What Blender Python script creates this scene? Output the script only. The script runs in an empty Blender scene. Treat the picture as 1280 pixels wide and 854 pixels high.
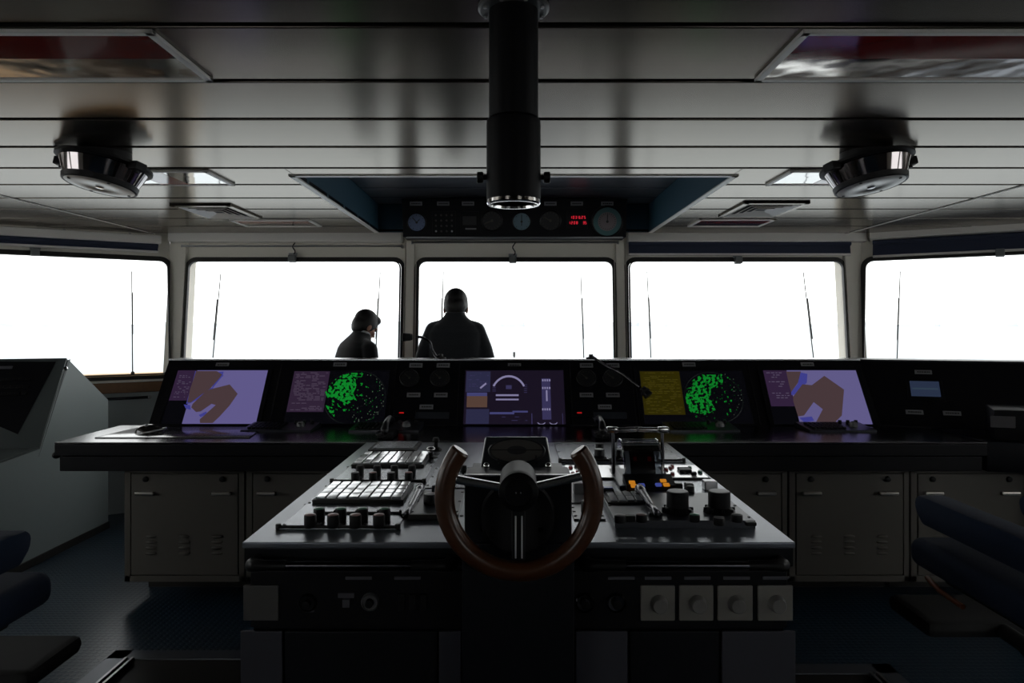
import bpy, bmesh, math, random
from mathutils import Vector, Matrix, noise
random.seed(7)
S = bpy.context.scene
COL = S.collection
PI = math.pi
F = 900.0; CX = 642.0; CY = 405.0; EYE = 1.57

# ------------------------------------------------------------------ measuring helpers
def at(px, py, Y):
    return Vector(((px-CX)/F*Y, Y, EYE-(py-CY)/F*Y))
def onz(px, py, z):
    d = EYE-z
    Y = d*F/(py-CY)
    return Vector(((px-CX)/F*Y, Y, z))

# ------------------------------------------------------------------ materials
MATS = {}
def mat(name, col, rough=0.5, metal=0.0, spec=0.5, bump=None, var=0.0, vscale=8.0, coat=0.0, emit=None, estr=1.0, rvar=0.0, stretch=None):
    if name in MATS: return MATS[name]
    m = bpy.data.materials.new(name); m.use_nodes = True
    nt = m.node_tree; b = nt.nodes['Principled BSDF']
    b.inputs['Base Color'].default_value = (*col, 1)
    b.inputs['Roughness'].default_value = rough
    b.inputs['Metallic'].default_value = metal
    b.inputs['Specular IOR Level'].default_value = spec
    b.inputs['Coat Weight'].default_value = coat
    b.inputs['Coat Roughness'].default_value = 0.08
    if emit is not None:
        b.inputs['Emission Color'].default_value = (*emit, 1)
        b.inputs['Emission Strength'].default_value = estr
    tc = nt.nodes.new('ShaderNodeTexCoord')
    mp = nt.nodes.new('ShaderNodeMapping')
    nt.links.new(tc.outputs['Object'], mp.inputs['Vector'])
    if stretch: mp.inputs['Scale'].default_value = stretch
    if var > 0 or rvar > 0:
        n = nt.nodes.new('ShaderNodeTexNoise'); n.inputs['Scale'].default_value = vscale
        n.inputs['Detail'].default_value = 4
        nt.links.new(mp.outputs['Vector'], n.inputs['Vector'])
        if var > 0:
            r = nt.nodes.new('ShaderNodeMapRange')
            r.inputs['To Min'].default_value = 1-var; r.inputs['To Max'].default_value = 1+var
            nt.links.new(n.outputs['Fac'], r.inputs['Value'])
            mx = nt.nodes.new('ShaderNodeVectorMath'); mx.operation = 'SCALE'
            mx.inputs[0].default_value = col
            nt.links.new(r.outputs['Result'], mx.inputs['Scale'])
            nt.links.new(mx.outputs['Vector'], b.inputs['Base Color'])
        if rvar > 0:
            r2 = nt.nodes.new('ShaderNodeMapRange')
            r2.inputs['To Min'].default_value = max(0.02, rough-rvar); r2.inputs['To Max'].default_value = rough+rvar
            nt.links.new(n.outputs['Fac'], r2.inputs['Value'])
            nt.links.new(r2.outputs['Result'], b.inputs['Roughness'])
    if bump:
        sc, st = bump
        n2 = nt.nodes.new('ShaderNodeTexNoise'); n2.inputs['Scale'].default_value = sc; n2.inputs['Detail'].default_value = 3
        nt.links.new(mp.outputs['Vector'], n2.inputs['Vector'])
        bp = nt.nodes.new('ShaderNodeBump'); bp.inputs['Strength'].default_value = st; bp.inputs['Distance'].default_value = 0.01
        nt.links.new(n2.outputs['Fac'], bp.inputs['Height'])
        nt.links.new(bp.outputs['Normal'], b.inputs['Normal'])
    MATS[name] = m
    return m
def emis(name, col, s=1.0):
    # lit display pixels behind a glossy cover glass
    return mat(name, (0.004, 0.004, 0.005), rough=0.25, spec=0.3, emit=col, estr=s)

def glass_mat():
    m = bpy.data.materials.new('window glass'); m.use_nodes = True
    nt = m.node_tree; nt.nodes.clear()
    o = nt.nodes.new('ShaderNodeOutputMaterial'); t = nt.nodes.new('ShaderNodeBsdfTransparent')
    t.inputs['Color'].default_value = (0.97, 0.985, 0.98, 1)
    g = nt.nodes.new('ShaderNodeBsdfGlossy'); g.inputs['Roughness'].default_value = 0.01
    f = nt.nodes.new('ShaderNodeFresnel'); f.inputs['IOR'].default_value = 1.25
    mx = nt.nodes.new('ShaderNodeMixShader')
    nt.links.new(f.outputs[0], mx.inputs[0]); nt.links.new(t.outputs[0], mx.inputs[1]); nt.links.new(g.outputs[0], mx.inputs[2])
    nt.links.new(mx.outputs[0], o.inputs[0])
    return m
GLASS = glass_mat()
def clear_plastic():
    m = bpy.data.materials.new('clear acrylic'); m.use_nodes = True
    nt = m.node_tree; nt.nodes.clear()
    o = nt.nodes.new('ShaderNodeOutputMaterial'); t = nt.nodes.new('ShaderNodeBsdfTransparent')
    t.inputs['Color'].default_value = (0.62, 0.66, 0.7, 1)
    g = nt.nodes.new('ShaderNodeBsdfGlossy'); g.inputs['Roughness'].default_value = 0.08
    f = nt.nodes.new('ShaderNodeFresnel'); f.inputs['IOR'].default_value = 1.5
    mx = nt.nodes.new('ShaderNodeMixShader')
    nt.links.new(f.outputs[0], mx.inputs[0]); nt.links.new(t.outputs[0], mx.inputs[1]); nt.links.new(g.outputs[0], mx.inputs[2])
    nt.links.new(mx.outputs[0], o.inputs[0])
    return m
ACRYL = clear_plastic()

def floor_mat():
    m = mat('blue studded floor', (0.015, 0.036, 0.060), rough=0.28, spec=0.5, var=0.15, vscale=3)
    nt = m.node_tree; b = nt.nodes['Principled BSDF']
    tc = nt.nodes.new('ShaderNodeTexCoord')
    v = nt.nodes.new('ShaderNodeTexVoronoi'); v.inputs['Scale'].default_value = 32; v.inputs['Randomness'].default_value = 0.0
    nt.links.new(tc.outputs['Object'], v.inputs['Vector'])
    r = nt.nodes.new('ShaderNodeMapRange'); r.inputs['From Min'].default_value = 0.28; r.inputs['From Max'].default_value = 0.36
    r.inputs['To Min'].default_value = 1; r.inputs['To Max'].default_value = 0
    nt.links.new(v.outputs['Distance'], r.inputs['Value'])
    bp = nt.nodes.new('ShaderNodeBump'); bp.inputs['Strength'].default_value = 0.7; bp.inputs['Distance'].default_value = 0.003
    nt.links.new(r.outputs['Result'], bp.inputs['Height']); nt.links.new(bp.outputs['Normal'], b.inputs['Normal'])
    return m
def wood_mat():
    m = mat('varnished wood', (0.062, 0.020, 0.006), rough=0.33, coat=0.15, var=0.35, vscale=14, stretch=(1, 6, 6))
    return m
def mesh_fabric(name, col):
    m = mat(name, col, rough=0.85, spec=0.2, var=0.18, vscale=60, bump=(400, 0.25))
    m.node_tree.nodes['Principled BSDF'].inputs['Sheen Weight'].default_value = 0.25
    return m

CEIL = mat('ceiling panel enamel', (0.082, 0.072, 0.060), rough=0.20, metal=0.7, spec=0.9, var=0.02, vscale=2)
CEIL.node_tree.nodes['Principled BSDF'].inputs['Specular Tint'].default_value = (1.0, .945, .865, 1)
CEILIN = mat('recess ceiling paint', (0.10, 0.11, 0.13), rough=0.3, metal=0.4, spec=0.8)
RECESS = mat('recess blue side', (0.03, 0.085, 0.13), rough=0.5)
GAP = mat('dark gap', (0.008, 0.008, 0.01), rough=0.7)
CREAM = mat('cream wall paint', (0.80, 0.76, 0.67), rough=0.5, var=0.04, vscale=3)
RAILC = mat('pale rail enamel', (0.78, 0.75, 0.71), rough=0.35)
DARKW = mat('dark rear wall', (0.05, 0.05, 0.05), rough=0.7)
GASKET = mat('black rubber gasket', (0.02, 0.018, 0.016), rough=0.5)
NAVY = mat('navy blind cloth', (0.018, 0.025, 0.055), rough=0.8, bump=(300, 0.15))
BLACK = mat('black satin enamel', (0.006, 0.007, 0.010), rough=0.40, spec=0.25, rvar=0.05, vscale=6)
PANELB = mat('black panel', (0.006, 0.006, 0.008), rough=0.45, spec=0.2)
BLACKP = mat('black plastic', (0.007, 0.007, 0.008), rough=0.45, spec=0.25)
PERI = mat('periscope black lacquer', (0.004, 0.004, 0.005), rough=0.5, spec=0.12)
RUBBER = mat('matt black rubber', (0.012, 0.012, 0.012), rough=0.75)
TOP = mat('worktop satin metal', (0.24, 0.26, 0.29), rough=0.30, metal=0.75, spec=0.9, rvar=0.04, vscale=5, bump=(600, 0.06))
PLATE = mat('instrument plate grey', (0.26, 0.28, 0.31), rough=0.27, metal=0.75, spec=0.9, bump=(500, 0.04))
PLATED = mat('dark instrument plate', (0.05, 0.055, 0.065), rough=0.33, metal=.4, spec=0.6)
DESK = mat('desk dark laminate', (0.012, 0.012, 0.016), rough=0.21, spec=1.0, rvar=0.0, vscale=4)
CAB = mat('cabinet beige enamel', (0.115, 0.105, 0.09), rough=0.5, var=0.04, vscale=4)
CABW = mat('console cabinet grey blue', (0.055, 0.055, 0.070), rough=0.5, var=0.05, vscale=4)
DIMM = mat('dimmer plate cream', (0.26, 0.245, 0.22), rough=0.4)
DIMK = mat('dimmer knob cream', (0.22, 0.21, 0.20), rough=0.4)
SIDEG = mat('grey green console enamel', (0.30, 0.35, 0.35), rough=0.5, var=0.05, vscale=2)
SIDED = mat('dark grey green trim', (0.085, 0.10, 0.10), rough=0.45)
CHROME = mat('chrome', (0.75, 0.75, 0.75), rough=0.12, metal=1.0)
STEEL = mat('brushed steel', (0.45, 0.45, 0.46), rough=0.3, metal=1.0)
DSTEEL = mat('dark lacquered metal', (0.08, 0.08, 0.09), rough=0.25, metal=1.0)
HANDLEM = mat('handle metal', (0.6, 0.57, 0.52), rough=0.3, metal=1.0)
WOOD = wood_mat()
SILL = mat('wood sill', (0.17, 0.085, 0.04), rough=0.45, var=0.3, vscale=10, stretch=(1, 8, 8))
LABEL = mat('engraved name plate', (0.24, 0.24, 0.25), rough=0.5)
INK = mat('engraved lettering', (0.03, 0.03, 0.03), rough=0.6)
REDAC = mat('red acrylic cover', (0.22, 0.008, 0.008), rough=0.07, spec=0.6)
REFL = mat('reflector sheet', (0.62, 0.60, 0.57), rough=0.07, metal=1.0, bump=(2.2, 0.5))
WHITEP = mat('white plastic', (0.62, 0.62, 0.62), rough=0.35)
LENSW = mat('lamp cover plate', (0.42, 0.41, 0.38), rough=0.3, metal=0.5)
FAINTR = mat('pink acrylic cover', (0.5, 0.20, 0.17), rough=0.1, spec=0.6)
GREENC = mat('green cap', (0.03, 0.22, 0.12), rough=0.3, spec=0.6)
PINKC = mat('pink cap', (0.42, 0.2, 0.2), rough=0.3, spec=0.6)
WHITEC = mat('white cap', (0.55, 0.56, 0.58), rough=0.3)
GREYC = mat('grey knob cap', (0.20, 0.20, 0.205), rough=0.4)
KEYW = mat('key cap glossy white', (0.62, 0.64, 0.66), rough=0.13, metal=0.5, spec=1.0)
REDM = mat('red marking', (0.35, 0.015, 0.02), rough=0.4)
GREENM = mat('green marking', (0.01, 0.16, 0.09), rough=0.4)
BLUEC = mat('blue cap', (0.05, 0.11, 0.42), rough=0.3)
SUIT = mesh_fabric('charcoal suit cloth', (0.022, 0.024, 0.028))
SUITB = mesh_fabric('black suit cloth', (0.008, 0.008, 0.010))
TROUS = mesh_fabric('dark trouser cloth', (0.012, 0.012, 0.015))
SHIRT = mat('white shirt cloth', (0.62, 0.62, 0.64), rough=0.8)
SKIN = mat('skin', (0.42, 0.22, 0.15), rough=0.5, var=0.08, vscale=20)
SKIN.node_tree.nodes['Principled BSDF'].inputs['Subsurface Weight'].default_value = 0.1
HAIR = mat('black hair', (0.008, 0.007, 0.007), rough=0.45, spec=0.3, bump=(120, 0.5), stretch=(3, 3, 0.6))
SHOE = mat('black shoe leather', (0.01, 0.01, 0.01), rough=0.25)
CHAIRB = mesh_fabric('blue chair upholstery', (0.008, 0.019, 0.048)); CHAIRB.node_tree.nodes['Principled BSDF'].inputs['Sheen Weight'].default_value = 0.03
ORANGE = mat('orange lever grip', (0.25, 0.06, 0.01), rough=0.5)
FLOORM = floor_mat()
SEA = mat('pale hazy sea', (0.40, 0.44, 0.47), rough=0.5, spec=0.3, var=0.1, vscale=0.004)
LAND = mat('hazy coast', (0.64, 0.66, 0.69), rough=0.9, var=0.12, vscale=0.01)
DECKM = mat('dark grey deck paint', (0.07, 0.085, 0.11), rough=0.6, var=0.2, vscale=.5)
BULW = mat('buff bulwark paint', (0.55, 0.36, 0.20), rough=0.6)

# ------------------------------------------------------------------ mesh builder
class MB:
    def __init__(s): s.bm = bmesh.new(); s.mi = 0; s.bv = False
    def _merge(s, t, M=None):
        if M is not None: t.transform(M)
        vm = {}
        for v in t.verts: vm[v] = s.bm.verts.new(v.co)
        for f in t.faces:
            try:
                nf = s.bm.faces.new([vm[v] for v in f.verts]); nf.material_index = s.mi; nf.smooth = True
            except ValueError: pass
        t.free()
        return s
    def box(s, c, d, M=None, bev=0.0, seg=2):
        t = bmesh.new(); bmesh.ops.create_cube(t, size=1)
        bmesh.ops.scale(t, vec=d, verts=t.verts)
        if bev > 0: s.bv = True; bmesh.ops.bevel(t, geom=t.edges[:], offset=min(bev, min(d)*0.45), segments=seg, profile=0.5, affect='EDGES')
        bmesh.ops.translate(t, vec=c, verts=t.verts)
        return s._merge(t, M)
    def b2(s, p0, p1, M=None, bev=0.0):
        p0 = Vector(p0); p1 = Vector(p1)
        d = p1-p0
        return s.box((p0+p1)/2, (abs(d.x), abs(d.y), abs(d.z)), M, bev)
    def lathe(s, prof, M=None, seg=32, a0=0.0, a1=2*PI):
        # prof: list of (r, z); closed to the axis when r==0
        t = bmesh.new(); full = abs(a1-a0-2*PI) < 1e-6
        n = seg if full else seg+1
        rings = []
        for r, z in prof:
            if r < 1e-7: rings.append([t.verts.new((0, 0, z))]*n)
            else: rings.append([t.verts.new((r*math.cos(a0+(a1-a0)*i/seg), r*math.sin(a0+(a1-a0)*i/seg), z)) for i in range(n)])
        for a, b in zip(rings, rings[1:]):
            for i in range(seg):
                j = (i+1) % n if full else i+1
                q = [a[i], a[j], b[j], b[i]]
                u = []
                for v in q:
                    if v not in u: u.append(v)
                if len(u) >= 3:
                    try: t.faces.new(u)
                    except ValueError: pass
        bmesh.ops.recalc_face_normals(t, faces=t.faces)
        return s._merge(t, M)
    def cyl(s, p0, p1, r0, r1=None, seg=20, bev=0.0):
        if r1 is None: r1 = r0
        p0 = Vector(p0); p1 = Vector(p1); L = (p1-p0).length
        q = (p1-p0).to_track_quat('Z', 'Y').to_matrix().to_4x4(); q.translation = p0
        b = min(bev, r0*0.9 if r0 else bev, r1*0.9 if r1 else bev, L*0.4)
        if b > 0: prof = [(0, 0), (r0-b, 0), (r0-b*.3, b*.3), (r0, b), (r1, L-b), (r1-b*.3, L-b*.3), (r1-b, L), (0, L)]
        else: prof = [(0, 0), (r0, 0), (r1, L), (0, L)]
        return s.lathe(prof, q, seg)
    def tube(s, pts, r, seg=12, caps=True):
        pts = [Vector(p) for p in pts]; n = len(pts)
        rr = r if isinstance(r, (list, tuple)) else [r]*n
        t = bmesh.new(); rings = []
        tan = [(pts[min(i+1, n-1)]-pts[max(i-1, 0)]).normalized() for i in range(n)]
        up = Vector((0, 0, 1)) if abs(tan[0].z) < .9 else Vector((1, 0, 0))
        u = tan[0].cross(up).normalized()
        for i in range(n):
            u = (u-tan[i]*u.dot(tan[i])).normalized(); w = tan[i].cross(u)
            rings.append([t.verts.new(pts[i]+(u*math.cos(2*PI*k/seg)+w*math.sin(2*PI*k/seg))*rr[i]) for k in range(seg)])
        for a, b in zip(rings, rings[1:]):
            for k in range(seg): t.faces.new((a[k], a[(k+1) % seg], b[(k+1) % seg], b[k]))
        if caps: t.faces.new(rings[0][::-1]); t.faces.new(rings[-1])
        bmesh.ops.recalc_face_normals(t, faces=t.faces)
        return s._merge(t)
    def limb(s, pts, rr, seg=14, sub=4):
        # tapering limb with round ends through joints
        P = [Vector(p) for p in pts]; q = []; r = []
        for i in range(len(P)-1):
            for k in range(sub):
                f = k/sub; q.append(P[i].lerp(P[i+1], f)); r.append(rr[i]*(1-f)+rr[i+1]*f)
        q.append(P[-1]); r.append(rr[-1])
        d0 = (q[0]-q[1]).normalized(); d1 = (q[-1]-q[-2]).normalized()
        pre = [(q[0]+d0*r[0]*x, r[0]*math.sqrt(max(0.0, 1-x*x))) for x in (.97, .8, .45)]
        post = [(q[-1]+d1*r[-1]*x, r[-1]*math.sqrt(max(0.0, 1-x*x))) for x in (.45, .8, .97)]
        q = [a for a, _ in pre]+q+[a for a, _ in post]; r = [b for _, b in pre]+r+[b for _, b in post]
        return s.tube(q, r, seg)
    def loft(s, rings, seg=28, p=2.3):
        # rings: (center, rx, ry, [xaxis, yaxis])
        t = bmesh.new(); R = []
        for c, rx, ry, ax, ay in rings:
            c = Vector(c); ring = []
            for k in range(seg):
                a = 2*PI*k/seg; ca, sa = math.cos(a), math.sin(a)
                x = math.copysign(abs(ca)**(2/p), ca)*rx; y = math.copysign(abs(sa)**(2/p), sa)*ry
                ring.append(t.verts.new(c+Vector(ax)*x+Vector(ay)*y))
            R.append(ring)
        for a, b in zip(R, R[1:]):
            for k in range(seg): t.faces.new((a[k], a[(k+1) % seg], b[(k+1) % seg], b[k]))
        t.faces.new(R[0][::-1]); t.faces.new(R[-1])
        bmesh.ops.recalc_face_normals(t, faces=t.faces)
        return s._merge(t)
    def ell(s, c, r, M=None, seg=20):
        t = bmesh.new(); bmesh.ops.create_uvsphere(t, u_segments=seg, v_segments=seg//2+2, radius=1)
        T = Matrix.Translation(c) @ Matrix.Diagonal((*r, 1))
        t.transform(T)
        return s._merge(t, M)
    def prism(s, poly, h, M=None, bev=0.0):
        # poly in xy, extruded to z=h
        t = bmesh.new(); vs = [t.verts.new((x, y, 0)) for x, y in poly]
        f = t.faces.new(vs)
        e = bmesh.ops.extrude_face_region(t, geom=[f])
        for v in [g for g in e['geom'] if isinstance(g, bmesh.types.BMVert)]: v.co.z += h
        bmesh.ops.recalc_face_normals(t, faces=t.faces)
        if bev > 0: bmesh.ops.bevel(t, geom=t.edges[:], offset=bev, segments=2, profile=.5, affect='EDGES')
        return s._merge(t, M)
    def solid(s, A, B):
        # hull between two polygons with the same number of points
        t = bmesh.new(); a = [t.verts.new(p) for p in A]; b = [t.verts.new(p) for p in B]; n = len(a)
        t.faces.new(a[::-1]); t.faces.new(b)
        for i in range(n): t.faces.new((a[i], a[(i+1) % n], b[(i+1) % n], b[i]))
        bmesh.ops.recalc_face_normals(t, faces=t.faces)
        return s._merge(t)
    def poly(s, pts):
        vs = [s.bm.verts.new(p) for p in pts]
        f = s.bm.faces.new(vs); f.material_index = s.mi
        return s
    def m(s, i): s.mi = i; return s
    def build(s, name, mats, parent=None, loc=None, sharp=0.6, tri=False):
        me = bpy.data.meshes.new(name)
        if loc is None: loc = wloc(parent) if parent else Vector((0, 0, 0))
        else: loc = Vector(loc)
        if parent is None and loc is not None: pass
        bmesh.ops.translate(s.bm, vec=-loc, verts=s.bm.verts)
        s.bm.to_mesh(me); s.bm.free()
        if not isinstance(mats, (list, tuple)): mats = [mats]
        for k in mats: me.materials.append(k)
        try: me.set_sharp_from_angle(angle=sharp)
        except Exception: pass
        o = bpy.data.objects.new(name, me); COL.objects.link(o)
        if s.bv:
            wnm = o.modifiers.new('weighted normals', 'WEIGHTED_NORMAL'); wnm.keep_sharp = True; wnm.weight = 80
        if parent:
            o.parent = parent; o.location = loc-wloc(parent)
        else: o.location = loc
        return o
def wloc(o):
    l = Vector(o.location)
    while o.parent: o = o.parent; l += o.location
    return l
def empty(name, loc, label, cat, group=None, rz=0.0):
    o = bpy.data.objects.new(name, None); COL.objects.link(o); o.location = loc; o.rotation_euler.z = rz
    o.empty_display_size = 0.1
    return tag(o, label, cat, group)
def tag(o, label, cat, group=None, kind=None):
    if label: o['label'] = label
    if cat: o['category'] = cat
    if group: o['group'] = group
    if kind: o['kind'] = kind
    return o
def struct(o): o['kind'] = 'structure'; return o
def plab(o, t): o['label'] = t; return o
def copy_tree(o, loc=None, label=None, parent=None, mirror=False):
    c = o.copy(); COL.objects.link(c)
    if parent: c.parent = parent
    if loc is not None: c.location = loc
    if label: c['label'] = label
    for ch in list(o.children): copy_tree(ch, parent=c)
    return c
def frame(O, U, V):
    U = Vector(U).normalized(); V = Vector(V).normalized(); N = U.cross(V).normalized()
    M = Matrix((U, V, N)).transposed().to_4x4(); M.translation = Vector(O)
    return M
class Plane:
    """a tilted panel: pixel -> (u, v) on the panel; M maps (u, v, n) to the world"""
    def __init__(s, O, U, V): s.M = frame(O, U, V); s.I = s.M.inverted(); s.N = s.M.to_3x3() @ Vector((0, 0, 1)); s.O = Vector(O)
    def uv(s, px, py):
        d = Vector(((px-CX)/F, 1, -(py-CY)/F)); e = Vector((0, 0, EYE))
        k = (s.O-e).dot(s.N)/d.dot(s.N)
        p = s.I @ (e+d*k)
        return Vector((p.x, p.y))
    def w(s, u, v, n=0.0): return s.M @ Vector((u, v, n))
def T(x, y, z=0.0): return Matrix.Translation((x, y, z))

# ------------------------------------------------------------------ room shell
ZC = 2.35                                    # ceiling height
SEAML, SEAMR = -3.10, 2.86
RX0, RX1, RY0, RY1, RH = -1.15, 1.15, 3.80, 6.12, 0.24
GAPW = 0.030
mb = MB()
ys = [1.88+0.43*k for k in range(-12, 11)]
for a, b in zip(ys, ys[1:]):
    y0, y1 = a+GAPW/2, b-GAPW/2
    cols = [(-5.7, SEAML-0.012), (SEAML+0.012, SEAMR-0.012), (SEAMR+0.012, 5.7)]
    out = []
    for x0, x1 in cols:
        if x0 < RX0 and x1 > RX1 and y1 > RY0:
            if y0 < RY0: out.append((RX0-0.001, RX1+0.001, y0, RY0))
            out += [(x0, RX0, y0, y1), (RX1, x1, y0, y1)]
            if y1 > RY1: out.append((RX0-0.001, RX1+0.001, max(y0, RY1), y1))
        else: out.append((x0, x1, y0, y1))
    for x0, x1, u, v in out:
        if v-u > 0.01: mb.b2((x0, u, ZC), (x1, v, ZC+0.03), bev=0.005)
# dark backing above the joints, open over the recess
mb.m(1)
BT = ZC+0.025
for x0, x1, y0, y1 in ((-5.7, RX0-.02, -3.25, 6.6), (RX1+.02, 5.7, -3.25, 6.6), (RX0-.02, RX1+.02, -3.2, RY0-.02), (RX0-.02, RX1+.02, RY1+.02, 6.6)):
    mb.b2((x0, y0, BT), (x1, y1, BT+0.35))
ceiling = struct(mb.build('ceiling', [CEIL, GAP]))
# recess: blue sides, inner boards, pale edge trim
mb = MB()
mb.b2((RX0-.02, RY0-.02, ZC+.002), (RX0, RY1, ZC+RH)); mb.b2((RX1, RY0-.02, ZC+.002), (RX1+.02, RY1, ZC+RH))
mb.b2((RX0, RY0-.02, ZC+.002), (RX1, RY0, ZC+RH)); mb.b2((RX0, RY1, ZC+.002), (RX1, RY1+.02, ZC+RH))
struct(mb.build('trim_1', RECESS)); 
mb = MB()
yy = RY0
while yy < RY1-0.02:
    y2 = min(yy+0.40, RY1); mb.b2((RX0, yy+.01, ZC+RH), (RX1, y2-.01, ZC+RH+.02), bev=.004); yy = y2
mb.m(1).b2((RX0-.02, RY0-.02, ZC+RH+.015), (RX1+.02, RY1+.02, ZC+RH+.05))
struct(mb.build('ceiling_recess', [CEILIN, GAP]))
mb = MB()
w = 0.03
mb.b2((RX0-w, RY0-w, ZC-.006), (RX0+.004, RY1, ZC+.001)); mb.b2((RX1-.004, RY0-w, ZC-.006), (RX1+w, RY1, ZC+.001))
mb.b2((RX0-w, RY0-w, ZC-.006), (RX1+w, RY0+.004, ZC+.001))
struct(mb.build('trim_2', RAILC))
mb = MB()
mb.b2((SEAML-.018, -3, ZC-.004), (SEAML-.006, 6.35, ZC+.002)); mb.b2((SEAMR+.006, -3, ZC-.004), (SEAMR+.018, 6.35, ZC+.002))
struct(mb.build('trim_3', RAILC))

mb = MB(); mb.b2((-5.7, -3.25, -.1), (5.7, 6.3, 0)); struct(mb.build('floor', FLOORM))

def rrect(x0, x1, z0, z1, r, n=6):
    p = []
    for cx, cz, a in ((x1-r, z1-r, 0), (x0+r, z1-r, PI/2), (x0+r, z0+r, PI), (x1-r, z0+r, 1.5*PI)):
        for k in range(n+1):
            t = a+PI/2*k/n; p.append((cx+r*math.cos(t), cz+r*math.sin(t)))
    return p
def holed(mb, M, W0, W1, Z0, Z1, hole, th):
    """wall panel (W0..W1, Z0..Z1) with a rounded hole, thickness th, mapped by M (u, v, n)"""
    n = len(hole)
    cx = sum(p[0] for p in hole)/n; cz = sum(p[1] for p in hole)/n
    outer = []
    q = n//4
    # map every hole point to the outer rectangle: corner arcs go to the corners
    for i, (x, z) in enumerate(hole):
        c = i//q; k = i % q
        corner = [(W1, Z1), (W0, Z1), (W0, Z0), (W1, Z0)][c]
        if k == q-1 or k == 0:
            if c == 0: o = (W1, z) if k == 0 else (x, Z1)
            if c == 1: o = (x, Z1) if k == 0 else (W0, z)
            if c == 2: o = (W0, z) if k == 0 else (x, Z0)
            if c == 3: o = (x, Z0) if k == 0 else (W1, z)
        else: o = corner
        outer.append(o)
    t = bmesh.new()
    def V(p, d): return t.verts.new(M @ Vector((p[0], p[1], d)))
    hi = [V(p, 0) for p in hole]; ho = [V(p, -th) for p in hole]; oi = [V(p, 0) for p in outer]; oo = [V(p, -th) for p in outer]
    for i in range(n):
        j = (i+1) % n
        for A, B in ((hi, oi), (ho, oo)):
            pts = [A[i], A[j], B[j], B[i]]
            t.faces.new(pts)
        t.faces.new((hi[i], hi[j], ho[j], ho[i])); t.faces.new((oi[i], oi[j], oo[j], oo[i]))
    bmesh.ops.remove_doubles(t, verts=t.verts, dist=1e-5)
    bmesh.ops.dissolve_degenerate(t, edges=t.edges, dist=1e-5)
    bmesh.ops.recalc_face_normals(t, faces=t.faces)
    mb._merge(t)
def ring(mb, M, outer, inner, n0, n1):
    t = bmesh.new(); k = len(outer)
    a = [t.verts.new(M @ Vector((p[0], p[1], n0))) for p in outer]; b = [t.verts.new(M @ Vector((p[0], p[1], n1))) for p in outer]
    c = [t.verts.new(M @ Vector((p[0], p[1], n1))) for p in inner]; d = [t.verts.new(M @ Vector((p[0], p[1], n0))) for p in inner]
    for i in range(k):
        j = (i+1) % k
        for A, B in ((a, b), (b, c), (c, d), (d, a)): t.faces.new((A[i], A[j], B[j], B[i]))
    bmesh.ops.recalc_face_normals(t, faces=t.faces)
    mb._merge(t)

ZS = 1.05; LEAN = 0.15; ZT = 2.40
def leanv(dirout):   # unit vector up the outward leaning wall
    v = Vector((dirout[0]*LEAN, dirout[1]*LEAN, ZT-ZS)); return v.normalized()
CL = Vector((-2.93, 6.18, ZS)); CR = Vector((2.96, 6.18, ZS))      # front wall corners at sill height
FRONT = Plane((0, 6.18, ZS), (1, 0, 0), leanv((0, 1)))
dl = Vector((-1.06, -0.70, 0)).normalized(); ol = Vector((-dl.y*-1, 0, 0))
LD = Vector((-0.835, -0.55, 0)).normalized(); LO = Vector((LD.y, -LD.x, 0)); LO = LO if LO.y > 0 else -LO
RD = Vector((0.835, -0.55, 0)).normalized(); RO = Vector((-RD.y, RD.x, 0)); RO = RO if RO.y > 0 else -RO
LEFTP = Plane(CL, -LD, leanv(LO)); RIGHTP = Plane(CR, RD, leanv(RO))
HGT = (ZT-ZS)/leanv((0, 1)).z
WINS = []
def window(num, P, W0, W1, hx0, hx1, hz0, hz1, th=0.06, top=None):
    top = top or HGT
    hole = rrect(hx0, hx1, hz0, hz1, 0.075)
    mb = MB(); holed(mb, P.M, W0, W1, 0, top, hole, th)
    wall = mb
    g = rrect(hx0-.026, hx1+.026, hz0-.026, hz1+.026, .095)
    mbf = MB(); ring(mbf, P.M, g, rrect(hx0+.006, hx1-.006, hz0+.006, hz1-.006, .07), -.014, .012)
    ring(mbf, P.M, rrect(hx0+.007, hx1-.007, hz0+.007, hz1-.007, .07), rrect(hx0+.018, hx1-.018, hz0+.018, hz1-.018, .06), .012, .045)
    f = struct(mbf.build('window_%d' % num, GASKET))
    pm = MB()
    t = bmesh.new()
    pts = rrect(hx0+.01, hx1-.01, hz0+.01, hz1-.01, .07)
    t.faces.new([t.verts.new(P.M @ Vector((x, z, -0.030))) for x, z in pts])
    pm._merge(t); gl = pm.build('pane', GLASS, f); plab(gl, 'clear glass pane')
    return wall
# P planes have normal N; want N to point inward (towards the camera) -> n>0 is inside
def inward(P):
    return P.N.y < 0
wl = []
def wn(P):
    return P.M if inward(P) else P.M
# front plane normal: U x V = x x (0,l,h) -> (0,-h,l): inward. good
uvF = FRONT.uv
def fx(px, py=330): return uvF(px, py).x
def fz(py, px=642): return uvF(px, py).y
WB = [(CL.x, fx(512, 400)), (fx(512, 400), fx(776, 400)), (fx(776, 400), CR.x)]
hz1 = fz(325.5); hz0 = 1.13-ZS
HX = [(fx(233.5, 380), fx(502, 380)), (fx(521.5, 380), fx(768, 380)), (fx(785, 380), fx(1056, 380))]
for i, ((a, b), (c, d)) in enumerate(zip(WB, HX)):
    m_ = window(i+2, FRONT, a, b, c, d, hz0, hz1)
    struct(m_.build('wall_front' if i == 0 else 'wall_front', CREAM))
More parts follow.
